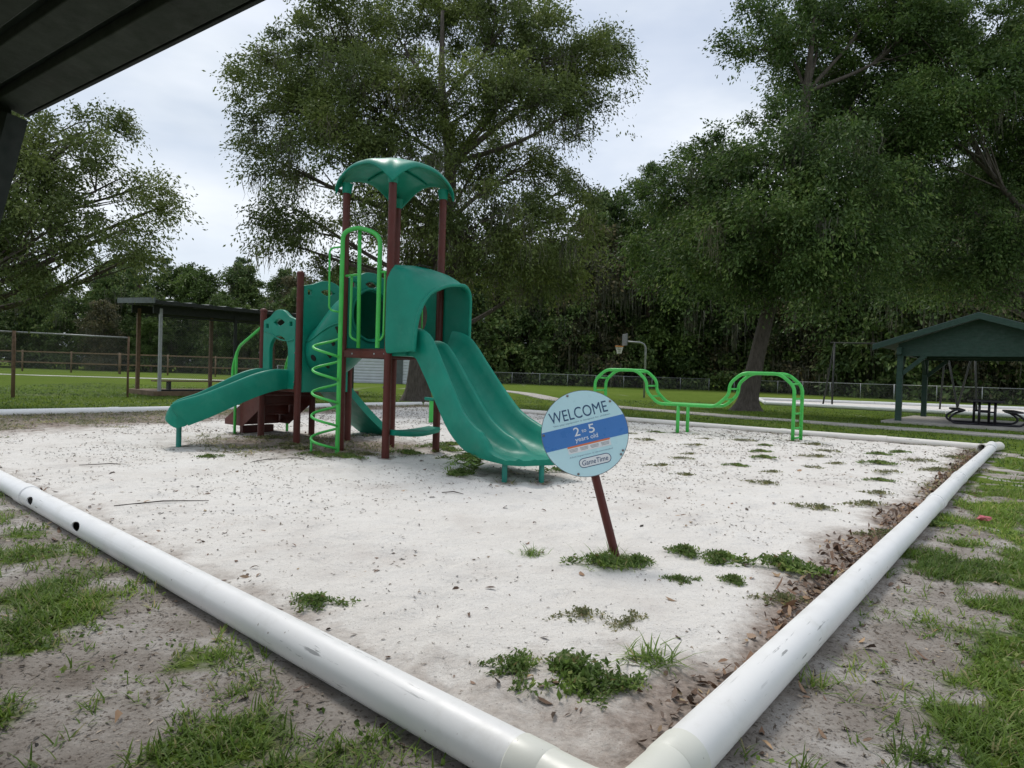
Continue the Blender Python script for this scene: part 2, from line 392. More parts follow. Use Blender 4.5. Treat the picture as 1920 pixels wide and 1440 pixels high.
def cover(x, y):
    """how much grass grows (0 bare soil .. 1 closed turf)"""
    x = np.asarray(x, float); y = np.asarray(y, float)
    ab, bc, cd, da = edges(x, y)
    n = fbm(x * 0.95 + 3, y * 0.95, 31, 4); n2 = fbm(x * 3.3, y * 3.3, 41, 3)
    near = np.clip((n * 0.28 + n2 * 0.72 - 0.455) / 0.13, 0, 1)
    near = near * (0.35 + 0.65 * np.clip(da / 0.5, 0, 1))
    # right of the pipe: bare strip, then turf closing with distance
    right = np.clip((n * 0.4 + n2 * 0.6 - 0.50 + 0.115 * np.clip((ab - 0.22) / 0.5, -0.6, 1.5) + 0.012 * np.clip(y - 3, 0, 8)) / 0.09, 0, 1)
    far = np.clip(0.98 + (n - 0.5) * 1.3, 0.4, 1.15)
    out = np.where(ab > 0, right, near)
    out = np.where((bc > 0) | (cd > 0), far, out)
    lf = np.clip((-x - 6) / 2.0, 0, 1) * np.clip((y - 6) / 2, 0, 1)
    out = np.where((da > 0) & (ab <= 0), np.maximum(out, lf * far), out)
    return np.clip(out, 0, 1.15)

def graded(lo, hi, step, far, grow=1.35):
    a = list(np.arange(lo, hi + 1e-6, step)); s = step; x = hi
    r = []
    while x < far: s *= grow; x += s; r.append(x)
    s = step; x = lo; l = []
    while x > -far: s *= grow; x -= s; l.append(x)
    return np.array(l[::-1] + a + r)
gx = graded(-9, 11, 0.13, 900); gy = graded(0.4, 18, 0.13, 900)
GX, GY = np.meshgrid(gx, gy); nx, ny = len(gx), len(gy)
GZ = gh(GX, GY)
me = bpy.data.meshes.new('ground')
me.vertices.add(nx * ny); me.vertices.foreach_set('co', np.stack([GX, GY, GZ], -1).astype(np.float32).ravel())
ii = (np.arange(ny - 1)[:, None] * nx + np.arange(nx - 1)[None, :]).ravel()
fi = np.stack([ii, ii + 1, ii + nx + 1, ii + nx], -1).astype(np.int32)
me.loops.add(fi.size); me.loops.foreach_set('vertex_index', fi.ravel())
me.polygons.add(len(fi)); me.polygons.foreach_set('loop_start', np.arange(0, fi.size, 4, dtype=np.int32)); me.update()
at = me.attributes.new('cover', 'FLOAT', 'POINT'); at.data.foreach_set('value', cover(GX, GY).astype(np.float32).ravel())

def ground_mat():
    m, nt, p = mat('soil_and_turf')
    at = nt.nodes.new('ShaderNodeAttribute'); at.attribute_name = 'cover'
    d1 = ramp(nt, noise(nt, 2.2, 8, 0.65), [(0.30, (0.20, 0.168, 0.14)), (0.5, (0.36, 0.325, 0.29)), (0.70, (0.58, 0.55, 0.515))])
    sp = ramp(nt, noise(nt, 55, 3, 0.6), [(0.56, 0.0), (0.66, 0.75)])
    dirt = mixc(nt, sp, d1, (0.075, 0.055, 0.04))
    gr = ramp(nt, noise(nt, 1.1, 9, 0.72), [(0.30, (0.055, 0.090, 0.012)), (0.55, (0.095, 0.145, 0.020)), (0.75, (0.145, 0.180, 0.040))])
    bigv = ramp(nt, noise(nt, 0.06, 4, 0.6), [(0.35, (0.095, 0.155, 0.020)), (0.65, (0.165, 0.215, 0.040))])
    gr = mixc(nt, 0.4, gr, bigv)
    f = nt.nodes.new('ShaderNodeMath'); f.operation = 'MULTIPLY_ADD'; f.inputs[1].default_value = 0.5
    nt.links.new(noise(nt, 16, 4, 0.6), f.inputs[0]); nt.links.new(at.outputs['Fac'], f.inputs[2])
    c = mixc(nt, ramp(nt, f.outputs[0], [(0.62, 0.0), (1.10, 0.97)]), dirt, gr)
    nt.links.new(c, p.inputs['Base Color']); p.inputs['Roughness'].default_value = 0.95; p.inputs['Specular IOR Level'].default_value = 0.0
    bump(nt, p, noise(nt, 38, 7, 0.7), 0.75, 0.035); return m
tag(link('ground', me, ground_mat(), smooth=True), kind='structure')

def sand_mat():
    m, nt, p = mat('white_sand')
    c = ramp(nt, noise(nt, 1.1, 9, 0.62), [(0.28, (0.60, 0.56, 0.52)), (0.46, (0.70, 0.672, 0.63)), (0.75, (0.765, 0.742, 0.705))])
    g = ramp(nt, noise(nt, 260, 2, 0.5), [(0.35, (0.86, 0.84, 0.82)), (0.65, (1.05, 1.05, 1.05))])
    mm = nt.nodes.new('ShaderNodeMix'); mm.data_type = 'RGBA'; mm.blend_type = 'MULTIPLY'; mm.inputs['Factor'].default_value = 1.0
    nt.links.new(c, mm.inputs['A']); nt.links.new(g, mm.inputs['B'])
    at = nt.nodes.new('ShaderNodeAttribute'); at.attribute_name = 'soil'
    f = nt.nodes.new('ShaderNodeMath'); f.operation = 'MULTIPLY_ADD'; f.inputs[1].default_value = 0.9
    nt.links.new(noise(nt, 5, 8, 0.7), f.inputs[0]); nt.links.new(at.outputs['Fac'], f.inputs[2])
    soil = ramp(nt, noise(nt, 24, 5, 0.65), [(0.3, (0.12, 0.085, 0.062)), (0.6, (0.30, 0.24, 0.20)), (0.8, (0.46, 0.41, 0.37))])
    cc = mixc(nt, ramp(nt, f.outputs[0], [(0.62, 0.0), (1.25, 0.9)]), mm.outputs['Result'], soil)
    sp = ramp(nt, noise(nt, 90, 3, 0.55), [(0.635, 0.0), (0.69, 0.7)])
    cc = mixc(nt, sp, cc, (0.20, 0.16, 0.13))
    nt.links.new(cc, p.inputs['Base Color']); p.inputs['Roughness'].default_value = 0.95; p.inputs['Specular IOR Level'].default_value = 0.15
    b1 = nt.nodes.new('ShaderNodeBump'); b1.inputs['Strength'].default_value = 0.5; b1.inputs['Distance'].default_value = 0.012
    nt.links.new(noise(nt, 70, 5, 0.7), b1.inputs['Height'])
    b2 = nt.nodes.new('ShaderNodeBump'); b2.inputs['Strength'].default_value = 0.8; b2.inputs['Distance'].default_value = 0.05
    nt.links.new(noise(nt, 7, 5, 0.6), b2.inputs['Height']); nt.links.new(b1.outputs['Normal'], b2.inputs['Normal'])
    nt.links.new(b2.outputs['Normal'], p.inputs['Normal'])
    return m
M['sand'] = sand_mat()

def lw(x, y, o=(-1.68, 8.70), a=R(-37.5)): return (o[0] + x * math.cos(a) - y * math.sin(a), o[1] + x * math.sin(a) + y * math.cos(a))
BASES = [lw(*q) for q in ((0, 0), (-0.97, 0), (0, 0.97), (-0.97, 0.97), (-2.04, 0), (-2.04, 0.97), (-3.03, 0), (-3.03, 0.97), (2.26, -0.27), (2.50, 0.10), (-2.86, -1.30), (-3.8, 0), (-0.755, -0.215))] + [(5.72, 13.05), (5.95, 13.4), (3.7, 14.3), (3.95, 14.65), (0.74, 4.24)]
def soil_and_shade(x, y):
    """litter-stained soil collecting along the pipes inside the sand, plus contact shade painted round post feet"""
    ab, bc, cd, da = edges(x, y)
    n = fbm(np.asarray(x) * 1.3, np.asarray(y) * 1.3, 61, 3)
    w_ab = 0.26 + 0.62 * n + 0.015 * np.clip(np.asarray(y) - 3, 0, 9)
    s = np.clip(1 + ab / w_ab, 0, 1) * 0.9
    s = np.maximum(s, np.clip(1.15 + cd / (0.8 + 1.5 * n + 4.2 * np.clip((-np.asarray(x) - 3.5) / 4.5, 0, 1)), 0, 1) * 1.0)
    s = np.maximum(s, np.clip(1 + bc / 0.7, 0, 1) * 0.6)
    s = np.maximum(s, np.clip(1 + da / (0.35 + 0.3 * n), 0, 1) * 0.55)
    dA = np.hypot(np.asarray(x) - 0.3, np.asarray(y) - 2.0)
    s = np.maximum(s, np.clip(1.25 - dA / 1.05, 0, 1) * 0.42)
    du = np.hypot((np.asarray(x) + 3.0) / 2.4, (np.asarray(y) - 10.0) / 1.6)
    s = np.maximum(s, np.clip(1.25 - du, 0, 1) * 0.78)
    for (qx, qy) in BASES: s = np.maximum(s, 0.62 * np.exp(-((np.asarray(x) - qx) ** 2 + (np.asarray(y) - qy) ** 2) / 0.03))  # dark halo round each foot: contact shade painted in as dug-up soil
    dv_ = np.hypot((np.asarray(x) - 0.1) / 1.0, (np.asarray(y) - 7.7) / 0.6); s = np.maximum(s, np.clip(1.1 - dv_, 0, 1) * 0.5)
    return s
uu = np.linspace(0, 1, 215); vv = np.linspace(0, 1, 262)
UU, VV = np.meshgrid(uu, vv)
SX = (A[0] * (1 - UU) + B[0] * UU) * (1 - VV) + (D[0] * (1 - UU) + C[0] * UU) * VV
SY = (A[1] * (1 - UU) + B[1] * UU) * (1 - VV) + (D[1] * (1 - UU) + C[1] * UU) * VV
SZ = sh(SX, SY)
me = bpy.data.meshes.new('sand'); n0 = len(uu)
me.vertices.add(SX.size); me.vertices.foreach_set('co', np.stack([SX, SY, SZ], -1).astype(np.float32).ravel())
ii = (np.arange(len(vv) - 1)[:, None] * n0 + np.arange(n0 - 1)[None, :]).ravel()
fi = np.stack([ii, ii + 1, ii + n0 + 1, ii + n0], -1).astype(np.int32)
me.loops.add(fi.size); me.loops.foreach_set('vertex_index', fi.ravel())
me.polygons.add(len(fi)); me.polygons.foreach_set('loop_start', np.arange(0, fi.size, 4, dtype=np.int32)); me.update()
at = me.attributes.new('soil', 'FLOAT', 'POINT'); at.data.foreach_set('value', soil_and_shade(SX, SY).astype(np.float32).ravel())  # carries soil stain and the contact shade painted at the feet
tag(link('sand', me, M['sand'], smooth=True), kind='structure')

def ribbon(name, pts, width, z, m, kind='structure', jag=0.0, n=10):
    P = bezier([(p[0], p[1], 0) for p in pts], n); rnd = random.Random(3); mb = MB(); L = []; Rr = []
    for i, p in enumerate(P):
        t = ((P[min(i + 1, len(P) - 1)]) - P[max(i - 1, 0)]).normalized(); s = Vector((t.y, -t.x, 0))
        w = width / 2
        a = p + s * (w + rnd.uniform(-jag, jag)); b = p - s * (w + rnd.uniform(-jag, jag))
        L.append(Vector((a.x, a.y, z))); Rr.append(Vector((b.x, b.y, z)))
    k = len(P)
    top = L + Rr + [v - Vector((0, 0, 0.12)) for v in L] + [v - Vector((0, 0, 0.12)) for v in Rr]
    fs = []
    for i in range(k - 1):
        fs += [(i, i + 1, k + i + 1, k + i), (i, 2 * k + i, 2 * k + i + 1, i + 1), (k + i, k + i + 1, 3 * k + i + 1, 3 * k + i)]
    mb.add(top, fs)
    return tag(mb.build(name, m), kind=kind)
ribbon('path', [(22, 8.5), (13.0, 16.6), (9.5, 19.6), (4.6, 25.2), (2.2, 31), (0.3, 41), (-6, 55)], 1.15, 0.035, M['concrete'], jag=0.03)
ribbon('dirt_strip', [(-75, 50), (-50, 47), (-33, 46), (-18, 49)], 1.0, 0.03, M['sand'], jag=0.3)
# second sand area with the swings
P2 = [(13.2, 33.5), (25.5, 24.0), (42, 36), (15.5, 40.5)]
mb = MB(); mb.add([(x, y, 0.03) for x, y in P2], [(0, 1, 2, 3)])
tag(mb.build('swing_sand', M['sand']), kind='structure')

# ------------------------------------------------------------------ pipes round the sand
PR = 0.080
def hollow(mb, a, b, ro, ri, n=40):
    a = Vector(a); b = Vector(b); t = (b - a).normalized(); e = t.orthogonal().normalized(); f = t.cross(e)
    def ring(p, r): return [p + (e * math.cos(2 * math.pi * j / n) + f * math.sin(2 * math.pi * j / n)) * r for j in range(n)]
    s = [ring(a, ro), ring(b, ro), ring(b, ri), ring(a, ri), ring(a, ro)]
    vs = [p for q in s[:4] for p in q]; fs = []
    for i in range(4):
        for j in range(n):
            fs.append((i * n + j, i * n + (j + 1) % n, ((i + 1) % 4) * n + (j + 1) % n, ((i + 1) % 4) * n + j))
    return mb.add(vs, fs)

def pipe_run(name, p, q, splits, label, m, holes=(), z=PR - 0.012, trim=(0.0, 0.0), wob=0.012, seed=1):
    p = Vector((p[0], p[1], 0)); q = Vector((q[0], q[1], 0)); L = (q - p).length; d = (q - p) / L
    rnd = random.Random(seed)
    root = empty(name, p, (0, 0, math.atan2(d.y, d.x))); tag(root, label, 'pipe', 'white pipes edging the sand')
    cuts = [trim[0]] + list(splits) + [L - trim[1]]
    zs = [z + rnd.uniform(-wob, wob) * 0.5 for _ in cuts]; ys = [0] + [rnd.uniform(-wob, wob) for _ in splits] + [0]
    for i in range(len(cuts) - 1):
        a = Vector((cuts[i], ys[i], zs[i])); b = Vector((cuts[i + 1], ys[i + 1], zs[i + 1]))
        mb = MB(); hollow(mb, a + (b - a).normalized() * 0.002, b - (b - a).normalized() * 0.002, PR, PR - 0.009)
        o = mb.build('pipe_segment', m, root, smooth=True, auto=40)
        hs = [h for h in holes if cuts[i] < h[0] < cuts[i + 1]]
        if hs:
            cut = MB()
            for (hx, ang, hr) in hs:
                t = (hx - cuts[i]) / (cuts[i + 1] - cuts[i]); c = a.lerp(b, t)
                n = Vector((0, math.sin(R(ang)), math.cos(R(ang))))
                i0 = len(cut.v); cut.tube([c + n * (PR * 0.6), c + n * (PR * 1.5)], hr, 20)
                cut.v[i0:] = [(c.x + (v[0] - c.x) * 2.6, v[1], v[2]) for v in cut.v[i0:]]
            co = cut.build('cutter', None, root)
            bo = o.modifiers.new('h', 'BOOLEAN'); bo.object = co; bo.operation = 'DIFFERENCE'; bo.solver = 'EXACT'
            bpy.context.view_layer.update()
            me2 = bpy.data.meshes.new_from_object(o.evaluated_get(bpy.context.evaluated_depsgraph_get()))
            o.modifiers.clear(); o.data = me2; bpy.data.objects.remove(co)
        if i > 0:
            c = Vector((cuts[i], ys[i], zs[i])); t = (b - a).normalized(); mb = MB()
            w = 0.11 if i % 2 else 0.07
            mb.tube([c - t * w, c - t * (w - 0.004), c + t * (w - 0.004), c + t * w], [PR + 0.003, PR + 0.008, PR + 0.008, PR + 0.003], 40)
            mb.build('coupling', m, root, smooth=True, auto=35)
    return root

def onl(p, q, x, y):
    d = (np.array(q) - np.array(p)); d = d / np.linalg.norm(d); return float((np.array([x, y]) - p) @ d)
lAD = float(np.linalg.norm(D - A)); lAB = float(np.linalg.norm(B - A))
hA = [(onl(A, D, -3.89, 5.17), 74, 0.031), (onl(A, D, -3.05, 4.36), 74, 0.031)]
near_pipe = pipe_run('border_pipe', A, D, [onl(A, D, -4.15, 5.5), 11.2], 'long white plastic pipe with two round holes along the near left edge of the sand', M['pvc'], hA, trim=(0.34, 0), seed=2)
right_pipe = pipe_run('border_pipe', A, B, [onl(A, B, 4.35, 6.55), onl(A, B, 5.9, 8.2)], 'white plastic pipe on the right edge of the sand beside drifted dead leaves', M['pvc'], [(onl(A, B, 3.4, 5.4), -20, 0.010)], trim=(0.34, 0.5), wob=0.03, seed=5)
pipe_run('border_pipe', B, C, [1.9, 3.9, 9.6, 12.6], 'cream white pipe along the far edge of the sand behind the green bars', M['pvc_old'], trim=(0.15, 0.1), seed=8)
pipe_run('border_pipe', D, C, [3.9, 7.2, 10.4], 'white pipe along the back left edge of the sand behind the slides', M['pvc'], [(2.75, 38, 0.05)], trim=(0.0, 0.1), seed=9)
# corner fittings
dAD = Vector((*((D - A) / lAD), 0)); dAB = Vector((*((B - A) / lAB), 0)); a3 = Vector((A[0], A[1], PR - 0.012))
def fitting(name, c, d1, d2, l1, l2, label, m):
    root = empty(name, (c.x, c.y, 0)); tag(root, label, 'pipe fitting')
    z = Vector((0, 0, c.z)); P = [z + d1 * l1, z + d1 * 0.15]
    k = z + d1 * 0.15; e = z + d2 * 0.15
    for j in range(1, 8):
        t = j / 8; P.append(k * (1 - t) ** 2 + z * 2 * t * (1 - t) + e * t * t)
    P += [e, z + d2 * l2]
    MB().tube(P, PR + 0.005, 36).build('elbow', m, root, smooth=True, auto=40)
    for d, l in ((d1, l1), (d2, l2)):
        MB().tube([z + d * (l - 0.09), z + d * (l - 0.085), z + d * (l + 0.02), z + d * (l + 0.026)], [PR + 0.004, PR + 0.0075, PR + 0.0075, PR + 0.003], 36).build('collar', m, root, smooth=True, auto=35)
    return root
fitting('pipe_elbow', a3, dAD, dAB, 0.34, 0.36, 'cream plastic elbow joining the two nearest pipes', M['pvc_fit'])
dBC = Vector((*((C - B) / np.linalg.norm(C - B)), 0))
b3 = Vector((B[0], B[1], 0))
root = empty('pipe_tee', b3); tag(root, 'open ended pipe fitting at the far right corner of the sand', 'pipe fitting')
mb = MB(); ax = Vector((0.80, 0.60, 0)).normalized()
hollow(mb, Vector((0, 0, 0.09)) - ax * 0.55, Vector((0, 0, 0.09)) + ax * 0.40, PR + 0.012, PR - 0.004); mb.build('body', M['pvc_old'], root, smooth=True, auto=40)
mb = MB(); mb.tube([Vector((0, 0, 0.09)) + ax * 0.402, Vector((0, 0, 0.09)) + ax * 0.43], [PR + 0.012, PR + 0.004], 36); mb.build('end_cap', M['pvc'], root, smooth=True, auto=40)
mb = MB(); mb.tube([Vector((0, 0, 0.125)) - dAB * 0.1, Vector((0, 0, 0.10)) - dAB * 0.52], PR + 0.010, 36); mb.build('branch', M['pvc'], root, smooth=True, auto=40)

# ------------------------------------------------------------------ play structure
S = empty('play_structure', (-1.68, 8.70, 0.0), (0, 0, R(-37.5)))
tag(S, 'green and brown playground tower with two slides on the white sand', 'playground')
def post(x, y, h, r=0.053):
    mb = MB(); mb.tube([(x, y, -0.15), (x, y, h)], r, 16)
    o = mb.build('post', M['brown'], S, smooth=True, auto=40)
    cap = MB(); cap.tube([(x, y, h), (x, y, h + 0.02), (x, y, h + 0.045), (x, y, h + 0.055)], [r + 0.006, r + 0.008, r * 0.7, r * 0.15], 16)
    cap.build('cap', M['brown'], o, smooth=True, auto=50)
    ang = [0, math.pi / 2, math.pi]
    for z0 in (1.0, 1.45):
        if z0 < h:
            b = MB(); b.tube([(x - r * 0.7, y - r * 0.6, z0), (x - r * 0.95, y - r * 0.75, z0)], 0.012, 8); b.build('bolt', M['bolt'], o, smooth=True)
    return o
S_ = 0.97
for (x, y, h) in ((0, 0, 3.80), (-S_, 0, 3.80), (0, S_, 3.80), (-S_, S_, 3.80), (-2.04, 0, 2.66), (-2.04, S_, 2.66), (-3.03, 0, 2.12), (-3.03, S_, 2.12)):
    post(x, y, h)
def deck(x0, x1, z):
    d = MB(); d.box(((x0 + x1) / 2, S_ / 2, z - 0.012), (x1 - x0 - 0.02, S_ - 0.02, 0.024))
    o = d.build('deck', M['brown'], S, bevel=0.004)
    for (c, s) in ((((x0 + x1) / 2, -0.0, z - 0.075), (x1 - x0 - 0.11, 0.05, 0.10)), (((x0 + x1) / 2, S_, z - 0.075), (x1 - x0 - 0.11, 0.05, 0.10)),
                   ((x0, S_ / 2, z - 0.075), (0.05, S_ - 0.11, 0.10)), ((x1, S_ / 2, z - 0.075), (0.05, S_ - 0.11, 0.10))):
        e = MB(); e.box(c, s); e.build('deck_beam', M['brown'], o, bevel=0.006)
    for bx in (x0 + 0.25, x1 - 0.25):
        b = MB(); b.tube([(bx, -0.026, z - 0.07), (bx, -0.034, z - 0.07)], 0.013, 10); b.build('bolt', M['galv'], o)
deck(-S_, 0, 1.52); deck(-3.03, -2.04, 0.97)

# canopy
def canopy():
    n = 28; mb = MB(); vs = []; cx, cy, hs = -S_ / 2, S_ / 2, 0.69
    def P(i, j):
        a = -1 + 2 * i / n; b = -1 + 2 * j / n
        q = max(abs(a), abs(b)); k = min(abs(a), abs(b)) / max(q, 1e-6)
        rr = 1 - 0.13 * k ** 6 * q ** 2 - 0.05 * (1 - k) ** 2 * q ** 3
        ridge = math.exp(-((abs(a) - abs(b)) / 0.20) ** 2) * q * 0.075
        valley = math.exp(-((min(abs(a), abs(b))) / 0.20) ** 2) * q ** 2 * 0.035
        boss = 0.05 * math.exp(-((a * a + b * b) / 0.055) ** 2)
        z = 4.20 - 0.105 * (a * a + b * b) - 0.27 * (a * a * b * b) + ridge * 0.5 - valley * 0.3 + boss
        if q > 0.93: z -= (q - 0.93) * 0.7
        return Vector((cx + a * hs * rr, cy + b * hs * rr, z))
    for i in range(n + 1):
        for j in range(n + 1): vs.append(P(i, j))
    fs = [(i * (n + 1) + j, i * (n + 1) + j + 1, (i + 1) * (n + 1) + j + 1, (i + 1) * (n + 1) + j) for i in range(n) for j in range(n)]
    mb.add(vs, fs); o = mb.build('canopy', M['teal'], S, smooth=True)
    m = o.modifiers.new('s', 'SOLIDIFY'); m.thickness = 0.035; m.offset = -1
    m = o.modifiers.new('u', 'SUBSURF'); m.levels = 1; m.render_levels = 1
    kn = MB(); kn.tube([(cx, cy, 4.235), (cx, cy, 4.262), (cx, cy, 4.268)], [0.06, 0.055, 0.03], 20); kn.build('canopy_knob', M['teal'], o, smooth=True, auto=40)
    for sx in (-1, 1):
        for sy in (-1, 1):
            b = MB(); b.tube([(cx + sx * S_ / 2, cy + sy * S_ / 2, 3.74), (cx + sx * S_ / 2 * 0.99, cy + sy * S_ / 2 * 0.99, 3.88)], [0.062, 0.080], 16)
            b.build('canopy_socket', M['teal'], o, smooth=True, auto=50)
    for (ax_, ay_) in ((1, 0), (0, 1)):
        rb = [Vector((cx + t * hs * 0.86 * ax_, cy + t * hs * 0.86 * ay_, 4.150 - 0.12 * (t * 0.86) ** 2)) for t in np.linspace(-1, 1, 13)]
        b = MB(); b.tube(rb, 0.022, 8); b.build('canopy_rib', M['teal'], o, smooth=True)
canopy()

def panel(name, loops, th, mtx, m, parent, bev=0.014):
    """flat moulded panel from 2-D outlines (first is the outside, the rest are openings)"""
    cu = bpy.data.curves.new(name, 'CURVE'); cu.dimensions = '2D'; cu.fill_mode = 'BOTH'; cu.extrude = th / 2 - bev; cu.bevel_depth = bev; cu.bevel_resolution = 2
    for lp in loops:
        s = cu.splines.new('POLY'); s.points.add(len(lp) - 1); s.use_cyclic_u = True
        for i, q in enumerate(lp): s.points[i].co = (q[0], q[1], 0, 1)
    o = bpy.data.objects.new(name, cu); col.objects.link(o); bpy.context.view_layer.update()
    me = bpy.data.meshes.new_from_object(o.evaluated_get(bpy.context.evaluated_depsgraph_get()))
    bpy.data.objects.remove(o); me.transform(mtx)
    o = link(name, me, m, parent, smooth=True); me.set_sharp_from_angle(angle=R(30))
    return o
def arc(cx, cy, rx, ry, a0, a1, n=14): return [(cx + rx * math.cos(R(a0 + (a1 - a0) * i / n)), cy + ry * math.sin(R(a0 + (a1 - a0) * i / n))) for i in range(n + 1)]
def lens(cx, cy, w, h, n=12):
    return [(cx - w + 2 * w * i / n, cy + h * (1 - (2 * i / n - 1) ** 2)) for i in range(n)] + [(cx + w - 2 * w * i / n, cy - h * (1 - (2 * i / n - 1) ** 2)) for i in range(n)]
def rrect(cx, cy, w, h, r=0.02):
    return arc(cx + w - r, cy + h - r, r, r, 0, 90, 4) + arc(cx - w + r, cy + h - r, r, r, 90, 180, 4) + arc(cx - w + r, cy - h + r, r, r, 180, 270, 4) + arc(cx + w - r, cy - h + r, r, r, 270, 360, 4)
def crest(w, zt, side, n=22):
    """top edge from right to left with a raised middle"""
    return [(w - 2 * w * i / n, zt - side * (1 - math.exp(-(abs(2 * i / n - 1) / 0.52) ** 3)) - 0.03 * abs(2 * i / n - 1) ** 6) for i in range(n + 1)]
MY = Matrix(((1, 0, 0, 0), (0, 0, -1, 0), (0, 1, 0, 0), (0, 0, 0, 1)))         # panel (x,z) standing in the x-z plane
MX = Matrix(((0, 0, 1, 0), (1, 0, 0, 0), (0, 1, 0, 0), (0, 0, 0, 1)))          # panel (y,z) standing in the y-z plane
W = 0.425
# slide entrance panel on the low deck
foot = [(-W, 1.02), (-W + 0.02, 0.90), (-W + 0.22, 0.90), (-W + 0.225, 1.05), (-W + 0.165, 1.12), (-W + 0.155, 1.45)]
outl = [(W, 1.22), (W, 1.02)] + [(-x, z) for x, z in foot[1:]]
outl = crest(W, 2.12, 0.13) + [(-W, 1.22)] + foot + arc(0, 1.48, W - 0.155, 0.25, 180, 0, 14)[1:-1] + [(-x, z) for x, z in foot[::-1]] + [(W, 1.22)]
panel('slide_panel', [outl, lens(0.0, 1.93, 0.17, 0.065), rrect(0.32, 1.90, 0.05, 0.045), rrect(-0.33, 1.88, 0.05, 0.045)], 0.07, Matrix.Translation((-2.535, 0.0, 0)) @ MY, M['teal'], S)
rl = MB(); rl.tube(bezier([(-2.93, -0.038, 1.80), (-2.75, -0.038, 1.76), (-2.53, -0.038, 1.67), (-2.3, -0.038, 1.64), (-2.13, -0.038, 1.65)]), 0.012, 6); rl.build('moulded_line', M['teal'], S, smooth=True)
# tunnel panels
for (x, zt, zb, zc, nm) in ((-2.04, 2.60, 0.86, 1.50, 'tunnel_panel'), (-S_, 2.66, 1.54, 2.04, 'tunnel_panel')):
    ol = crest(W, zt, 0.09) + [(-W, zb), (W, zb)]
    panel(nm, [ol, arc(0, zc, 0.345, 0.37, 0, 347, 30), lens(0, zt - 0.17, 0.15, 0.06), rrect(0.33, zt - 0.2, 0.05, 0.05), rrect(-0.33, zt - 0.2, 0.05, 0.05)], 0.07, Matrix.Translation((x, S_ / 2, 0)) @ MX, M['teal'], S)
    rg = MB(); rg.tube([(x + 0.04 if x > -1.5 else x + 0.045, S_ / 2 + 0.365 * math.cos(q), zc + 0.39 * math.sin(q)) for q in np.linspace(0, 2 * math.pi, 33)], 0.022, 8, cap=False); rg.build('tunnel_rim', M['teal'], S, smooth=True)
# inclined crawl tunnel
secs = []
for k in range(15):
    t = k / 14; x = -2.02 + t * 1.03; zc = 1.50 + 0.54 * (t * t * (3 - 2 * t)); r = 0.40 + 0.07 * math.sin(math.pi * t)
    secs.append([Vector((x, S_ / 2 + r * math.cos(q), zc + r * 1.04 * math.sin(q))) for q in np.linspace(0, 2 * math.pi, 33)[:-1]])
tn = MB(); tn.loft(secs, True, False); tn = tn.build('crawl_tunnel', M['teal'], S, smooth=True)
m = tn.modifiers.new('s', 'SOLIDIFY'); m.thickness = 0.02; m.offset = -1
for (t, q) in ((0.36, 236), (0.50, 225), (0.64, 214), (0.79, 203), (0.24, 205), (0.60, 245)):
    x = -2.02 + t * 1.03; zc = 1.50 + 0.54 * (t * t * (3 - 2 * t)); r = 0.40 + 0.07 * math.sin(math.pi * t)
    n = Vector((0.0, math.cos(R(q)), math.sin(R(q)))); c = Vector((x, S_ / 2, zc)) + Vector((0, n.y * r, n.z * r * 1.04))
    b = MB(); b.tube([c - n * 0.012, c + n * 0.006], 0.052, 18); b.build('porthole', M['void'], tn)
sm = MB(); sm.tube([Vector((-2.02 + t * 1.03, S_ / 2 + (0.405 + 0.07 * math.sin(math.pi * t)) * math.cos(R(160 + 40 * t)), 1.5 + 0.54 * (t * t * (3 - 2 * t)) + (0.415 + 0.07 * math.sin(math.pi * t)) * math.sin(R(160 + 40 * t)))) for t in np.linspace(0.03, 0.97, 16)], 0.012, 6); sm.build('tunnel_seam', M['teal'], tn, smooth=True)

# slides ------------------------------------------------------
def slide_profile(w, hr, hd, double, skirt):
    """cross-section: list of (across, height) for the top from one rail to the other, then the underside back"""
    if double:
        top = [(0.0, hr * 0.35 - 0.02), (0.0, hr * 0.8), (0.02, hr * 0.97), (0.05, hr), (0.075, hr * 0.93), (0.10, hr * 0.60), (0.125, hr * 0.30), (0.17, 0.025), (0.24, 0.0), (0.33, 0.0), (0.40, 0.012),
               (0.445, hd * 0.6), (0.475, hd * 0.96), (0.5, hd), (0.525, hd * 0.96), (0.555, hd * 0.6), (0.60, 0.012), (0.67, 0.0), (0.76, 0.0), (0.83, 0.025), (0.875, hr * 0.30), (0.90, hr * 0.60), (0.925, hr * 0.93), (0.95, hr), (0.98, hr * 0.97), (1.0, hr * 0.8), (1.0, hr * 0.35 - 0.02)]
    else:
        top = [(0.0, hr * 0.30 - 0.03), (0.0, hr * 0.8), (0.03, hr * 0.97), (0.075, hr), (0.115, hr * 0.95), (0.15, hr * 0.6), (0.19, hr * 0.25), (0.27, 0.02), (0.4, 0.0), (0.6, 0.0), (0.73, 0.02), (0.81, hr * 0.25), (0.85, hr * 0.6), (0.885, hr * 0.95), (0.925, hr), (0.97, hr * 0.97), (1.0, hr * 0.8), (1.0, hr * 0.30 - 0.03)]
    bot = [(1.0 - 0.02, -skirt), (0.75, -0.05 - skirt * 0.3), (0.5, -0.05 - skirt * 0.3), (0.25, -0.05 - skirt * 0.3), (0.02, -skirt)]
    return [((a - 0.5) * w, h) for a, h in top + bot]
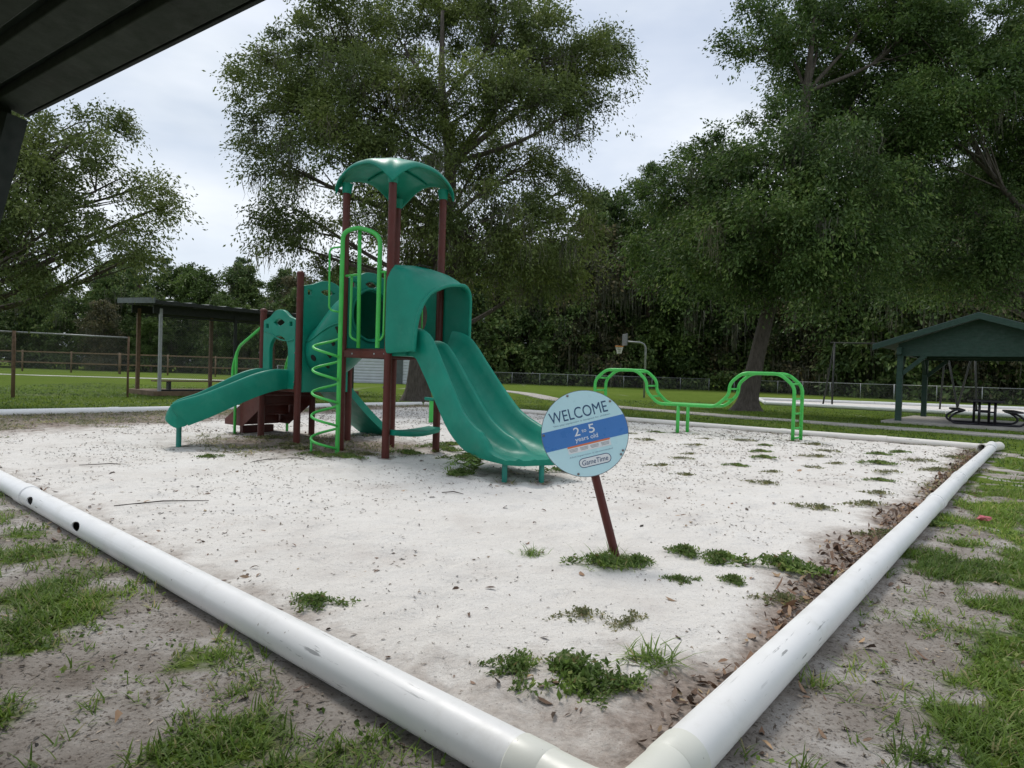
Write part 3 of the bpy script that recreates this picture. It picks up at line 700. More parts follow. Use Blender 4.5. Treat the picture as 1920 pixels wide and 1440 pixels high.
def slide(path, w, double, name, wd0, origin, fwd, side):
    """path: (distance, bed height, rail height, divider height, skirt, yaw, sideways, width factor)"""
    pp = np.array(path); n = 70; s = np.linspace(pp[0, 0], pp[-1, 0], n)
    # smooth interpolation through a Catmull-Rom resample
    dense = bezier([(p[0], p[1], 0) for p in path], 10); dx = np.array([q.x for q in dense]); dz = np.array([q.y for q in dense])
    zz = np.interp(s, dx, dz); secs = []
    for i in range(n):
        hr, hd, sk, yaw, sd_, wf = [float(np.interp(s[i], pp[:, 0], pp[:, k])) for k in range(2, 8)]
        g = (zz[min(i + 1, n - 1)] - zz[max(i - 1, 0)]) / (s[min(i + 1, n - 1)] - s[max(i - 1, 0)])
        T = Vector((fwd[0], fwd[1], g)).normalized(); sidev = Vector((side[0], side[1], 0)); up = sidev.cross(T)
        if up.z < 0: up = -up
        cs = Vector((origin[0], origin[1], 0)) + Vector((fwd[0], fwd[1], 0)) * s[i] + sidev * sd_ + Vector((0, 0, zz[i]))
        wv = (sidev * math.cos(R(yaw)) + Vector((fwd[0], fwd[1], 0)) * math.sin(R(yaw)))
        secs.append([cs + wv * (a * wf) + up * h for a, h in slide_profile(w, hr, hd, double, sk)])
    mb = MB(); mb.loft(secs); o = mb.build(name, M['teal'], S, smooth=True, auto=60)
    return o
dbl = slide([(0.3, 1.53, 0.29, 0.12, 0.09, 0, 0, 0.86), (0.52, 1.47, 0.3, 0.17, 0.09, 0, -0.001, 0.88), (0.8, 1.2, 0.27, 0.17, 0.09, 2.6, -0.041, 0.92), (1.12, 0.87, 0.25, 0.16, 0.09, 6.2, -0.093, 0.97), (1.45, 0.585, 0.24, 0.15, 0.09, 10.9, -0.175, 1), (1.78, 0.415, 0.25, 0.15, 0.08, 15.5, -0.258, 1.03), (2.05, 0.345, 0.24, 0.14, 0.06, 20, -0.326, 1.05), (2.2, 0.325, 0.17, 0.09, 0.05, 22.3, -0.367, 1.05), (2.29, 0.315, 0.07, 0.04, 0.05, 23.5, -0.388, 1.04), (2.42, 0.305, 0.025, 0.012, 0.05, 24.8, -0.412, 1), (2.54, 0.285, 0.01, 0.005, 0.045, 26, -0.44, 0.9)],
            1.0, True, 'double_slide', 0, (0.0, S_ / 2), (1, 0), (0, 1))
for (x, y) in ((2.26, -0.27), (2.50, 0.10)):
    b = MB(); b.tube([(x, y, -0.1), (x, y, 0.27)], 0.031, 14); b.build('leg', M['teal_dark'], dbl, smooth=True, auto=40)
sgl = slide([(0.02, 0.99, 0.2, 0, 0.1, 0, 0, 0.9), (0.22, 0.985, 0.21, 0, 0.12, 1.8, -0.009, 1), (0.46, 0.92, 0.21, 0, 0.13, 7.4, -0.0339, 1), (0.7707, 0.77, 0.21, 0, 0.13, 14.7, -0.1028, 1), (1.0815, 0.61, 0.21, 0, 0.15, 22.1, -0.2226, 1), (1.3346, 0.5, 0.22, 0, 0.17, 26.7, -0.3424, 1), (1.373, 0.4622, 0.217, 0, 0.147, 26.9, -0.3627, 0.993), (1.4115, 0.463, 0.207, 0, 0.136, 27.1, -0.3831, 0.972), (1.4499, 0.4644, 0.19, 0, 0.116, 27.3, -0.4034, 0.932), (1.4781, 0.4661, 0.169, 0, 0.092, 27.4, -0.4181, 0.885), (1.5019, 0.4681, 0.144, 0, 0.064, 27.6, -0.4305, 0.828), (1.5165, 0.4703, 0.117, 0, 0.033, 27.6, -0.4384, 0.766), (1.5267, 0.474, 0.07, 0, -0.02, 27.7, -0.4441, 0.66)],
            0.62, False, 'single_slide', 0, (-2.535, 0.0), (0, -1), (1, 0))
b = MB(); b.tube([(-2.90, -1.38, -0.1), (-2.90, -1.38, 0.42)], 0.036, 14); b.build('leg', M['teal_dark'], sgl, smooth=True, auto=40)

# hood over the double slide
def hood():
    y0, y1 = -0.045, S_ + 0.045
    a = [(y0, 1.44), (y0, 1.8), (y0, 2.15), (y0, 2.45), (y0 + 0.02, 2.60), (y0 + 0.09, 2.655), (0.25, 2.665), (0.42, 2.69), (0.60, 2.69), (0.78, 2.665), (y1 - 0.09, 2.655), (y1 - 0.02, 2.60), (y1, 2.45), (y1, 2.15), (y1, 1.8), (y1, 1.44)]
    b = [(y0 + 0.0, 1.48), (y0 + 0.01, 1.66), (y0 + 0.03, 1.85), (y0 + 0.10, 2.05), (y0 + 0.19, 2.19), (y0 + 0.29, 2.28), (0.40, 2.35), (0.50, 2.39), (0.62, 2.42), (0.76, 2.44), (y1 - 0.12, 2.44), (y1 - 0.03, 2.37), (y1, 2.24), (y1, 2.0), (y1, 1.75), (y1, 1.48)]
    secs = []
    for k in range(9):
        t = k / 8; e = t ** 1.7; x = -0.02 + 0.54 * t
        secs.append([Vector((x, p[0] * (1 - e) + q[0] * e, p[1] * (1 - e) + q[1] * e)) for p, q in zip(a, b)])
    secs.append([Vector((0.545, q[0], q[1] - 0.0)) for q in b])
    mb = MB(); mb.loft(secs, False, False); o = mb.build('slide_hood', M['teal'], S, smooth=True)
    m = o.modifiers.new('s', 'SOLIDIFY'); m.thickness = 0.035; m.offset = 0
    m = o.modifiers.new('u', 'SUBSURF'); m.levels = 2; m.render_levels = 2
    rim = MB(); rim.tube(bezier([(0.545, q[0], q[1]) for q in b], 4), 0.026, 10); rim.build('hood_rim', M['teal'], o, smooth=True)
    v = MB(); pts = lens(0, 0, 0.15, 0.05, 10)
    v.prism([Vector((0.10 + q[1] * 1.3, 0.52 + q[0], 2.702 - 0.32 * q[1])) for q in pts], (0, 0, 0), (0, 0, 0.012)); v.build('hood_slot', M['void'], o)
hood()
# inner sill panel between posts and slide
b = MB(); b.box((0.14, S_ / 2, 1.46), (0.34, 0.92, 0.07)); b.build('slide_bedway', M['teal'], S, bevel=0.02)
# barrier panel on the back of the tower with round window and bars
panel('barrier_panel', [crest(W, 2.62, 0.06) + [(-W, 1.56), (W, 1.56)], arc(0, 2.05, 0.26, 0.30, 0, 347, 28)], 0.06, Matrix.Translation((-S_ / 2, S_, 0)) @ MY, M['teal'], S)
for k in (-0.12, 0.0, 0.12):
    b = MB(); b.tube([(-S_ / 2 + k, S_, 1.7), (-S_ / 2 + k, S_, 2.4)], 0.011, 8); b.build('window_bar', M['lime'], S, smooth=True)

# spiral climber, entrance loops
hx, hy, hr_ = -0.915, -0.31, 0.185
px, py = -0.755, -0.215
pole = MB(); pole.tube(rounded([(px, py, -0.1), (px, py, 3.12), (-0.62, -0.10, 3.20), (-0.41, -0.03, 3.15), (-0.20, -0.02, 3.04), (-0.20, -0.02, 1.53)], 0.16, 6), 0.031, 14)
pole = pole.build('climber_pole', M['lime'], S, smooth=True, auto=50)
hb = []
ph0 = math.atan2(py - hy, px - hx)
for k in range(5 * 28 + 1):
    t = k / 28; a = ph0 + 2 * math.pi * t
    hb.append((hx + hr_ * math.cos(a), hy + hr_ * math.sin(a), 1.70 - t * 0.318))
hb2 = MB(); hb2.tube(hb, 0.0185, 10); hb2.build('spiral_rung', M['lime'], pole, smooth=True)
a = ph0 + 2 * math.pi * 4.52
b = MB(); b.tube([(hx + hr_ * math.cos(a), hy + hr_ * math.sin(a), -0.1), (hx + hr_ * math.cos(a), hy + hr_ * math.sin(a), 0.265)], 0.017, 10); b.build('spiral_leg', M['lime'], pole, smooth=True)
b = MB(); b.tube(rounded([(px - 0.02, py - 0.02, 2.02), (px - 0.13, py - 0.10, 2.04), (px - 0.14, py - 0.11, 2.90), (px - 0.02, py - 0.02, 2.92)], 0.08), 0.0135, 10); b.build('hand_loop', M['lime'], pole, smooth=True)
b = MB(); b.tube([(-0.60, -0.02, 1.53), (-0.60, -0.05, 3.185)], 0.027, 12); b.build('entrance_bar', M['lime'], S, smooth=True)
for (xa, xb, xc) in ((-S_, -0.80, -0.60), (0.0, -0.09, -0.20)):
    b = MB(); b.tube(rounded([(xb, -0.01, 2.56), (xb, -0.01, 1.68), (xc, -0.015, 1.62)], 0.07), 0.0175, 10); o = b.build('grip_bar', M['lime'], S, smooth=True)
    b = MB(); b.tube([(xa, -0.01, 2.56), (xc, -0.02, 2.56)], 0.0175, 10); b.build('grip_rail', M['lime'], o, smooth=True)

# stairs on the low deck, with handrails
for k in range(4):
    x1 = -3.05 - 0.30 * k; zt = 0.79 - 0.185 * k
    b = MB(); b.box((x1 - 0.155, S_ / 2, zt - 0.02), (0.31, 0.86, 0.04)); t_ = b.build('stair_tread', M['brown'], S, bevel=0.006)
    b = MB(); b.box((x1 - 0.008, S_ / 2, zt + 0.065), (0.016, 0.86, 0.13)); b.build('stair_riser', M['brown'], t_, bevel=0.004)
for y in (0.04, S_ - 0.04):
    b = MB(); pl = [Vector((-3.05, y, 0.94)), Vector((-3.05, y, 0.58)), Vector((-3.66, y, 0.20)), Vector((-4.24, y, 0.20)), Vector((-4.24, y, 0.29))]
    b.prism(pl, (0, 0, 0), (0, 0.012, 0)); b.build('stair_stringer', M['brown'], S, bevel=0.003)
b = MB(); b.box((-3.95, S_ / 2, 0.03), (0.10, 0.6, 0.3)); b.build('stair_foot', M['brown'], S, bevel=0.005)
for y in (-0.02, S_ + 0.02):
    b = MB(); b.tube(rounded([(-3.06, y, 1.86), (-3.70, y, 1.56), (-3.80, y, 1.42), (-3.80, y, -0.1)], 0.14), 0.024, 12); o = b.build('handrail', M['lime'], S, smooth=True)
    b = MB(); b.tube(rounded([(-3.78, y, 1.46), (-3.92, y, 1.20), (-3.90, y, 0.85), (-3.80, y, 0.65)], 0.2), 0.022, 10); b.build('handrail_loop', M['lime'], o, smooth=True)
# climbing ramp behind the low deck
secs = []
for t in np.linspace(0, 1, 12):
    y = S_ + 0.03 + 1.12 * t; z = 0.95 - 0.93 * t - 0.06 * math.sin(math.pi * t)
    prof = [(-0.40, 0.07), (-0.36, 0.07), (-0.33, 0.0), (0.33, 0.0), (0.36, 0.07), (0.40, 0.07), (0.40, -0.05), (-0.40, -0.05)]
    secs.append([Vector((-2.56 + a, y + h * 0.6, z + h * 0.8)) for a, h in prof])
rp = MB(); rp.loft(secs); rp = rp.build('climbing_ramp', M['teal'], S, smooth=True, auto=40)
for k in range(5):
    t = 0.12 + 0.18 * k; y = S_ + 0.03 + 1.12 * t; z = 0.95 - 0.93 * t - 0.06 * math.sin(math.pi * t)
    b = MB(); b.box((-2.56, y, z + 0.02), (0.62, 0.07, 0.05)); b.build('ramp_step', M['teal'], rp, bevel=0.012)
# low seat board between the two front posts of the tower
secs = []
for t in np.linspace(0, 1, 14):
    y = 0.05 + (S_ - 0.10) * t; k = math.sin(math.pi * t)
    secs.append([Vector((0.0 + a, y, 0.40 - 0.035 * k + h)) for a, h in ((-0.13 - 0.05 * k, 0.0), (-0.12 - 0.05 * k, 0.028), (0.12 + 0.05 * k, 0.028), (0.13 + 0.05 * k, 0.0), (0.11 + 0.04 * k, -0.045), (-0.11 - 0.04 * k, -0.045))])
b = MB(); b.loft(secs); b.build('seat_board', M['teal'], S, smooth=True, auto=50)

# ------------------------------------------------------------------ overhead ladder bars
d = Vector((0.85, -0.53, 0)); Lb = 4.40; d.normalize(); n = Vector((0.506, 0.862, 0))
G = empty('climbing_bars', (1.98, 15.38, 0), (0, 0, math.atan2(d.y, d.x)))
tag(G, 'bright green twin-rail climbing bars with a dipped middle by the far pipe', 'climbing bars')
prof = [(0, -0.1), (0, 1.15), (0.28, 1.40), (1.02, 1.40), (1.28, 1.17), (1.28, 0.93), (1.56, 0.66), (2.84, 0.66), (3.12, 0.93), (3.12, 1.17), (3.38, 1.40), (4.12, 1.40), (4.40, 1.15), (4.40, -0.1)]
for y in (0.0, 0.42):
    b = MB(); b.tube(rounded([(x + y * 0.22, y, z) for x, z in prof], 0.13, 5), 0.036, 12); b.build('rail', M['lime'], G, smooth=True)
    b = MB(); b.tube([(2.03 + y * 0.22, y, -0.1), (2.03 + y * 0.22, y, 0.65)], 0.038, 12); b.build('leg', M['lime'], G, smooth=True)
for (x, z) in ((0, 0.3), (0, 0.6), (0, 0.9), (0.06, 1.2), (0.26, 1.38), (1.06, 1.36), (1.28, 1.05), (1.40, 0.82), (1.60, 0.67), (2.80, 0.67), (3.0, 0.82), (3.12, 1.05), (3.33, 1.36), (4.15, 1.38), (4.34, 1.2), (4.40, 0.9), (4.40, 0.6), (4.40, 0.3), (4.40, 0.1)):
    b = MB(); b.tube([(x, 0, z), (x + 0.092, 0.42, z)], 0.021, 8); b.build('rung', M['lime'], G, smooth=True)
# small balance post behind the tower
Bp = empty('balance_beam', (-1.80, 14.6, 0), (0, 0, R(-12))); tag(Bp, 'low teal balance beam on light green legs behind the tower', 'balance beam')
b = MB(); b.tube([(0, 0, -0.1), (0, 0, 0.58)], 0.06, 12); b.build('leg', M['lime'], Bp, smooth=True, auto=40)
b = MB(); b.tube([(1.3, 0, -0.1), (1.3, 0, 0.56)], 0.06, 12); b.build('leg', M['lime'], Bp, smooth=True, auto=40)
secs = [[Vector((x, a, 0.60 - 0.04 * math.sin(math.pi * (x + 0.15) / 1.6) + h)) for a, h in ((-0.09, 0), (-0.08, 0.04), (0.08, 0.04), (0.09, 0), (0.06, -0.03), (-0.06, -0.03))] for x in np.linspace(-0.15, 1.45, 14)]
b = MB(); b.loft(secs); b.build('beam', M['teal'], Bp, smooth=True, auto=50)

# ------------------------------------------------------------------ welcome sign
Sg = empty('welcome_sign', (0.74, 4.24, 0.0)); Sg.rotation_mode = 'QUATERNION'
Sg.rotation_quaternion = (Matrix.Rotation(R(-15.2), 3, 'Y') @ Matrix.Rotation(R(-11), 3, 'X')).to_quaternion()
tag(Sg, 'round light blue WELCOME sign tilted on a brown post', 'sign')
b = MB(); b.tube([(0, 0.034, -0.15), (0, 0.034, 1.05)], 0.029, 16); b.build('post', M['brown'], Sg, smooth=True, auto=40)
SC = Vector((0.0, 0, 0.90)); SR = 0.298
bd_ = MB(); bd_.tube([(0, 0.004, 0.90), (0, -0.0045, 0.90)], SR, 72); bd_ = bd_.build('board', M['sign_edge'], Sg)
fc = MB(); fc.tube([(0, -0.005, 0.90), (0, -0.0062, 0.90)], SR - 0.004, 72); fc.build('face', M['sign_light'], bd_)
hb_ = 0.068; ang = math.asin(hb_ / (SR - 0.004)); rr = SR - 0.0042
ptsb = [(rr * math.cos(q), rr * math.sin(q)) for q in np.linspace(-ang, ang, 14)] + [(rr * math.cos(q), rr * math.sin(q)) for q in np.linspace(math.pi - ang, math.pi + ang, 14)]
b = MB(); b.prism([Vector((x, -0.0063, 0.90 + z - 0.002)) for x, z in ptsb], (0, 0, 0), (0, -0.0006, 0)); b.build('blue_band', M['sign_band'], bd_)
def text(body, cx, cz, width, m, name='lettering', y=-0.0073, th=0.0003, bold=0.0, parent=None, height=None, shear=0):
    cu = bpy.data.curves.new(name, 'FONT'); cu.body = body; cu.align_x = 'CENTER'; cu.align_y = 'CENTER'; cu.size = 1; cu.extrude = 0.0; cu.offset = bold; cu.shear = shear
    cu.resolution_u = 4
    o = bpy.data.objects.new(name, cu); col.objects.link(o); bpy.context.view_layer.update()
    me = bpy.data.meshes.new_from_object(o.evaluated_get(bpy.context.evaluated_depsgraph_get())); bpy.data.objects.remove(o)
    co = np.array([v.co[:] for v in me.vertices]); lo, hi = co.min(0), co.max(0); k = width / (hi[0] - lo[0]); kz = k if height is None else height / (hi[1] - lo[1])
    for v in me.vertices:
        x = (v.co.x - (lo[0] + hi[0]) / 2) * k; z = (v.co.y - (lo[1] + hi[1]) / 2) * kz; v.co = (cx + x, y, 0.90 + cz + z)
    return link(name, me, m, parent or bd_)
text('WELCOME', -0.010, 0.148, 0.405, M['sign_navy'], height=0.078)
text('This play equipment is designed for children', 0.0, 0.088, 0.40, M['sign_fine'], height=0.014)
text('2', -0.052, 0.022, 0.041, M['sign_white'], bold=0.008, height=0.060); text('to', -0.002, 0.018, 0.032, M['sign_white'], bold=0.003); text('5', 0.052, 0.022, 0.041, M['sign_white'], bold=0.008, height=0.060)
text('years old', 0.004, -0.036, 0.158, M['sign_white'], bold=0.004)
b = MB(); b.box((0.008, -0.0071, 0.90 - 0.093), (0.296, 0.0012, 0.050)); stk = b.build('sticker', M['sign_white'], bd_)
b = MB(); b.box((0.008, -0.0080, 0.90 - 0.074), (0.296, 0.0006, 0.012)); b.build('sticker_bar', M['sign_orange'], stk)
for k in range(4):
    for q in range(3):
        b = MB(); b.box((-0.102 + 0.073 * k, -0.0080, 0.90 - 0.090 - 0.008 * q), (0.058 - 0.008 * (q == 2), 0.0005, 0.0042)); b.build('fine_print', M['sign_grey'], stk)
text('Adult supervision is recommended', 0.008, -0.143, 0.30, M['sign_fine'], height=0.014)
lz = rrect(0.022, -0.196, 0.112, 0.033, 0.0325)
b = MB(); b.prism([Vector((x, -0.0066, 0.90 + z)) for x, z in lz], (0, 0, 0), (0, -0.0006, 0)); lzo = b.build('logo_outline', M['sign_navy'], bd_)
lz2 = rrect(0.022, -0.196, 0.107, 0.028, 0.0275)
b = MB(); b.prism([Vector((x, -0.0075, 0.90 + z)) for x, z in lz2], (0, 0, 0), (0, -0.0004, 0)); b.build('logo_field', M['sign_white'], bd_)
text('GameTime', 0.022, -0.196, 0.180, M['sign_navy'], bold=0.008, y=-0.0085, height=0.034, shear=0.2)
for q in (101, 38, 170, 247, 322, -24 + 340):
    x, z = (SR - 0.016) * math.cos(R(q)), (SR - 0.016) * math.sin(R(q))
    b = MB(); b.tube([(x, -0.006, 0.90 + z), (x, -0.011, 0.90 + z), (x, -0.013, 0.90 + z)], [0.009, 0.008, 0.004], 12); b.build('bolt', M['bolt'], bd_, smooth=True)

# ------------------------------------------------------------------ picnic pavilions
def pav_roof(root, half, z0, rise, y0, y1, over=0.0):
    """gable roof, ridge along y; sheet and fascia"""
    for s in (-1, 1):
        b = MB(); b.prism([Vector((s * half, y0, z0)), Vector((0, y0, z0 + rise)), Vector((0, y0, z0 + rise + 0.05)), Vector((s * half, y0, z0 + 0.05))], (0, 0, 0), (0, y1 - y0, 0)); b.build('roof_slope', M['shingle'], root)
        for yy in (y0 - 0.03, y1 + 0.002):
            b = MB(); b.prism([Vector((s * half, yy, z0 - 0.15)), Vector((0.0, yy, z0 + rise - 0.15)), Vector((0.0, yy, z0 + rise + 0.03)), Vector((s * half, yy, z0 + 0.03))], (0, 0, 0), (0, 0.028, 0)); b.build('barge_board', M['pgreen'], root)
PV = empty('picnic_shelter', (12.75, 21.25, 0), (0, 0, math.atan2(-0.66, 0.75)))
tag(PV, 'open dark green picnic shelter with gable roof beside the far lawn', 'shelter')
half = 2.72
R0 = empty('roof'); R0.parent = PV; R0.location = (half - 0.62, 0, 0)
pav_roof(R0, half + 0.1, 2.52, 0.95, -0.55, 5.9)
b = MB(); b.prism([Vector((-half + 0.55, -0.02, 2.20)), Vector((half - 0.55, -0.02, 2.20)), Vector((half - 0.55, -0.02, 2.60)), Vector((0, -0.02, 3.36)), Vector((-half + 0.55, -0.02, 2.60))], (0, 0, 0), (0, 0.04, 0)); b.build('gable_panel', M['pgreen'], R0)
W2 = half - 0.62
for (x, y) in ((0, 0), (2 * W2, 0), (0, 4.6), (2 * W2, 4.6)):
    b = MB(); b.box((x, y, 1.15), (0.17, 0.17, 2.3)); o = b.build('post', M['pgreen'], PV, bevel=0.008)
    if y in (0, 4.6):
        s = 1 if x == 0 else -1
        b = MB(); b.beam((x + s * 0.05, y + 0.03, 1.62), (x + s * 0.70, y + 0.03, 2.22), 0.09, 0.13); b.build('knee_brace', M['pgreen'], o)
        b = MB(); b.beam((x, y + 0.05, 1.62), (x, y + (0.66 if y == 0 else -0.66), 2.22), 0.09, 0.13); b.build('knee_brace', M['pgreen'], o)
for x in (0, 2 * W2):
    b = MB(); b.beam((x, -0.3, 2.36), (x, 5.2, 2.36), 0.14, 0.24); b.build('eave_beam', M['pgreen'], PV, bevel=0.006)
for y in (0.0, 2.3, 4.6):
    b = MB(); b.beam((0.08, y + 0.08, 2.33), (2 * W2 - 0.08, y + 0.08, 2.33), 0.08, 0.22); b.build('tie_beam', M['pgreen'], PV)
b = MB(); b.box((W2, 2.3, 0.03), (5.0, 5.6, 0.09)); b.build('floor_slab', M['concrete'], PV, bevel=0.01)

def picnic_table(loc, rz):
    T = empty('picnic_table', loc, (0, 0, rz)); tag(T, 'black metal picnic table with curved legs under the green shelter', 'table')
    b = MB(); b.box((0, 0.9, 0.75), (0.78, 1.8, 0.06)); b.build('table_top', M['black_metal'], T, bevel=0.012)
    for s in (-1, 1):
        b = MB(); b.box((s * 0.72, 0.9, 0.45), (0.30, 1.8, 0.06)); b.build('bench', M['black_metal'], T, bevel=0.012)
    for y in (0.22, 1.58):
        for s in (-1, 1):
            b = MB(); b.tube(rounded([(s * 0.60, y, 0.43), (s * 0.80, y, 0.36), (s * 0.98, y, 0.18), (s * 0.86, y, 0.035), (0, y, 0.035)], 0.14, 5), 0.032, 10); b.build('curved_leg', M['black_metal'], T, smooth=True)
            b = MB(); b.tube([(s * 0.20, y, 0.04), (s * 0.20, y, 0.74)], 0.038, 10); b.build('pedestal', M['black_metal'], T, smooth=True)
        b = MB(); b.tube([(-0.2, y, 0.42), (0.2, y, 0.42)], 0.025, 8); b.build('cross_bar', M['black_metal'], T, smooth=True)
    return T
picnic_table((14.6, 19.75, 0.075), R(-30))

# shelter over the camera: only its eave and one brace come into view
E1 = Vector((-0.83, 2.06, 2.40)); E2 = Vector((-2.32, 3.08, 2.40)); ed = (E2 - E1).normalized(); inn = Vector((-ed.y, ed.x, 0))
if inn.y > 0: inn = -inn
NS = empty('near_shelter', (E2.x, E2.y, 0), (0, 0, math.atan2(-ed.y, -ed.x)))
tag(NS, 'dark underside of a timber shelter roof overhead in the upper left corner', 'shelter')
# local x runs along the eave towards the right, local -y runs in under the roof
sl = 0.30
b = MB(); b.prism([Vector((-0.10, 0.02, 2.47)), Vector((-0.10, -3.4, 2.47 + 3.42 * sl)), Vector((-0.10, -3.4, 2.53 + 3.42 * sl)), Vector((-0.10, 0.02, 2.53))], (0, 0, 0), (7.2, 0, 0)); b.build('roof_slope', M['shingle'], NS)
b = MB(); b.prism([Vector((-0.10, -3.4, 2.47 + 3.42 * sl)), Vector((-0.10, -6.8, 2.47)), Vector((-0.10, -6.8, 2.53)), Vector((-0.10, -3.4, 2.53 + 3.42 * sl))], (0, 0, 0), (7.2, 0, 0)); b.build('roof_slope', M['shingle'], NS)
for k in range(5):
    y = -0.01 - 0.150 * k; w_ = 0.108; z = 2.405 + sl * (-y)
    b = MB(); b.prism([Vector((-0.08, y, z)), Vector((-0.08, y - w_, z + sl * w_)), Vector((-0.08, y - w_, z + sl * w_ + 0.045)), Vector((-0.08, y, z + 0.045))], (0, 0, 0), (7.16, 0, 0)); b.build('soffit_board', M['pgreen_soffit'], NS, bevel=0.004)
b = MB(); b.box((3.5, 0.012, 2.455), (7.2, 0.018, 0.085)); b.build('fascia', M['dark_stain'], NS, bevel=0.003)
b = MB(); b.box((3.5, -0.90, 2.47), (7.0, 0.14, 0.28)); b.build('eave_beam', M['dark_stain'], NS, bevel=0.006)
b = MB(); b.box((-0.10, -3.4, 2.44), (0.05, 6.7, 0.26)); b.build('gable_beam', M['dark_stain'], NS, bevel=0.006)
b = MB(); b.beam((-0.075, -0.09, 2.40), (-0.40, -0.22, 1.30), 0.10, 0.20); b.build('knee_brace', M['dark_stain'], NS)
for x in (-0.55, 6.9):
    for y in (-0.36, -6.3):
        b = MB(); b.box((x, y, 1.2), (0.15, 0.15, 2.4)); b.build('post', M['dark_stain'], NS, bevel=0.006)

# ------------------------------------------------------------------ fences
def chain_fence(name, pts, h, label, spacing=3.0, pr=0.03, m=None, rails=(1.0,), group=None):
    m = m or M['galv']; P = [Vector((p[0], p[1], 0)) for p in pts]
    root = empty(name, P[0]); tag(root, label, 'fence', group); o0 = P[0]
    for i in range(len(P) - 1):
        a, b_ = P[i] - o0, P[i + 1] - o0; L = (b_ - a).length; k = max(1, round(L / spacing)); d_ = (b_ - a) / k
        for j in range(k + (1 if i == len(P) - 2 else 0)):
            q = a + d_ * j; b = MB(); b.tube([q - Vector((0, 0, 0.1)), q + Vector((0, 0, h + 0.04))], pr * (1.5 if j == 0 else 1), 8); b.build('post', M['rusty'] if h > 1.9 else m, root, smooth=True)
        for rz in rails:
            b = MB(); b.tube([a + Vector((0, 0, h * rz)), b_ + Vector((0, 0, h * rz))], pr * 0.8, 8); b.build('rail', m, root, smooth=True)
        ang_ = math.atan2(d_.y, d_.x)
        for j in range(k):
            q = a + d_ * j; ln = d_.length
            b = MB(); b.add([(0.03, 0, 0.03), (ln - 0.03, 0, 0.03), (ln - 0.03, 0, h - 0.02), (0.03, 0, h - 0.02)], [(0, 1, 2, 3)])
            b.build('mesh_panel', M['link'], root, loc=q, rot=(0, 0, ang_))
    return root
chain_fence('chain_link_fence', [(-24, 66), (-3, 70), (20.9, 68.5)], 1.25, 'long low chain-link fence before the dark wood, left of the gap')
chain_fence('chain_link_fence', [(23.4, 68.0), (30.2, 51.0), (37, 46), (50, 44)], 1.25, 'low chain-link fence before the dark wood, right of the gap')
chain_fence('backstop_fence', [(-17.9, 18.0), (-15.5, 20.05), (-13.1, 22.0)], 2.03, 'tall chain-link fence panels on the left lawn next to the dugout', 3.1, 0.035, M['galv'], (1.0,))
# timber rail fence far left
RF = empty('rail_fence', (-62, 58, 0)); tag(RF, 'long timber two-rail fence across the far left field', 'fence')
for k in range(13):
    x = 4.3 * k; z = 1.95
    b = MB(); b.tube([(x, 0.25 * k, -0.1), (x, 0.25 * k, z)], 0.11 if k % 3 == 0 else 0.07, 8); b.build('post', M['rustwood'], RF, smooth=True)
    if k < 12:
        for zz in (1.82, 0.85):
            b = MB(); b.beam((x, 0.25 * k, zz), (x + 4.3, 0.25 * (k + 1), zz), 0.05, 0.12); b.build('rail', M['rustwood'], RF)
        b = MB(); b.add([(x, 0.25 * k + 0.1, 0.03), (x + 4.3, 0.25 * (k + 1) + 0.1, 0.03), (x + 4.3, 0.25 * (k + 1) + 0.1, 1.8), (x, 0.25 * k + 0.1, 1.8)], [(0, 1, 2, 3)]); b.build('mesh_panel', M['link'], RF)

# ------------------------------------------------------------------ dugout
dd = Vector((0.655, 0.755, 0)).normalized()
DG = empty('dugout', (-12.95, 23.7, 0), (0, 0, math.atan2(dd.y, dd.x)))       # local x along the bench, local +y away to the left
tag(DG, 'open baseball dugout with dark sheet roof and screened front on the left lawn', 'dugout')
b = MB(); b.box((4.2, 1.1, 0.07), (8.9, 2.6, 0.2)); b.build('floor_slab', M['rustwood'], DG, bevel=0.01)
for k in range(4):
    b = MB(); b.box((2.8 * k, 0, 1.6), (0.10, 0.10, 3.2)); b.build('post', M['galv'] if k % 2 == 0 else M['darkpole'], DG)
    b = MB(); b.box((2.8 * k, 2.15, 1.65), (0.12, 0.12, 3.3)); b.build('post', M['rusty'], DG)
for k in range(3):
    b = MB(); b.add([(2.8 * k + 0.05, 0, 0.15), (2.8 * k + 2.75, 0, 0.15), (2.8 * k + 2.75, 0, 2.9), (2.8 * k + 0.05, 0, 2.9)], [(0, 1, 2, 3)]); b.build('mesh_panel', M['link'], DG)
for zz in (2.93, 0.2):
    b = MB(); b.tube([(0, 0, zz), (8.4, 0, zz)], 0.03, 8); b.build('rail', M['darkpole'], DG, smooth=True)
b = MB(); b.box((4.2, 0.03, 3.16), (8.9, 0.08, 0.30)); b.build('front_beam', M['darkpole'], DG)
b = MB(); b.box((4.2, 2.15, 3.26), (8.9, 0.08, 0.30)); b.build('rear_beam', M['darkpole'], DG)
for k in range(8):
    b = MB(); b.beam((-0.15 + 1.25 * k, -0.5, 3.36), (-0.15 + 1.25 * k, 2.75, 3.52), 0.06, 0.14); b.build('rafter', M['darkpole'], DG)
rv = []; nseg = 120
for j, (yy, zz) in enumerate(((-0.7, 3.43), (3.0, 3.62))):
    rv.append([Vector((-0.45 + 9.6 * i / nseg, yy, zz + (0.03 if (i // 2) % 4 == 0 else 0.0))) for i in range(nseg + 1)])
b = MB(); b.loft(rv, False, False); o = b.build('roof_sheet', M['grey_roof'], DG); m_ = o.modifiers.new('s', 'SOLIDIFY'); m_.thickness = 0.02
b = MB(); b.beam((-0.47, -0.72, 3.42), (-0.47, 3.0, 3.60), 0.04, 0.20); b.build('end_fascia', M['grey_roof'], DG)
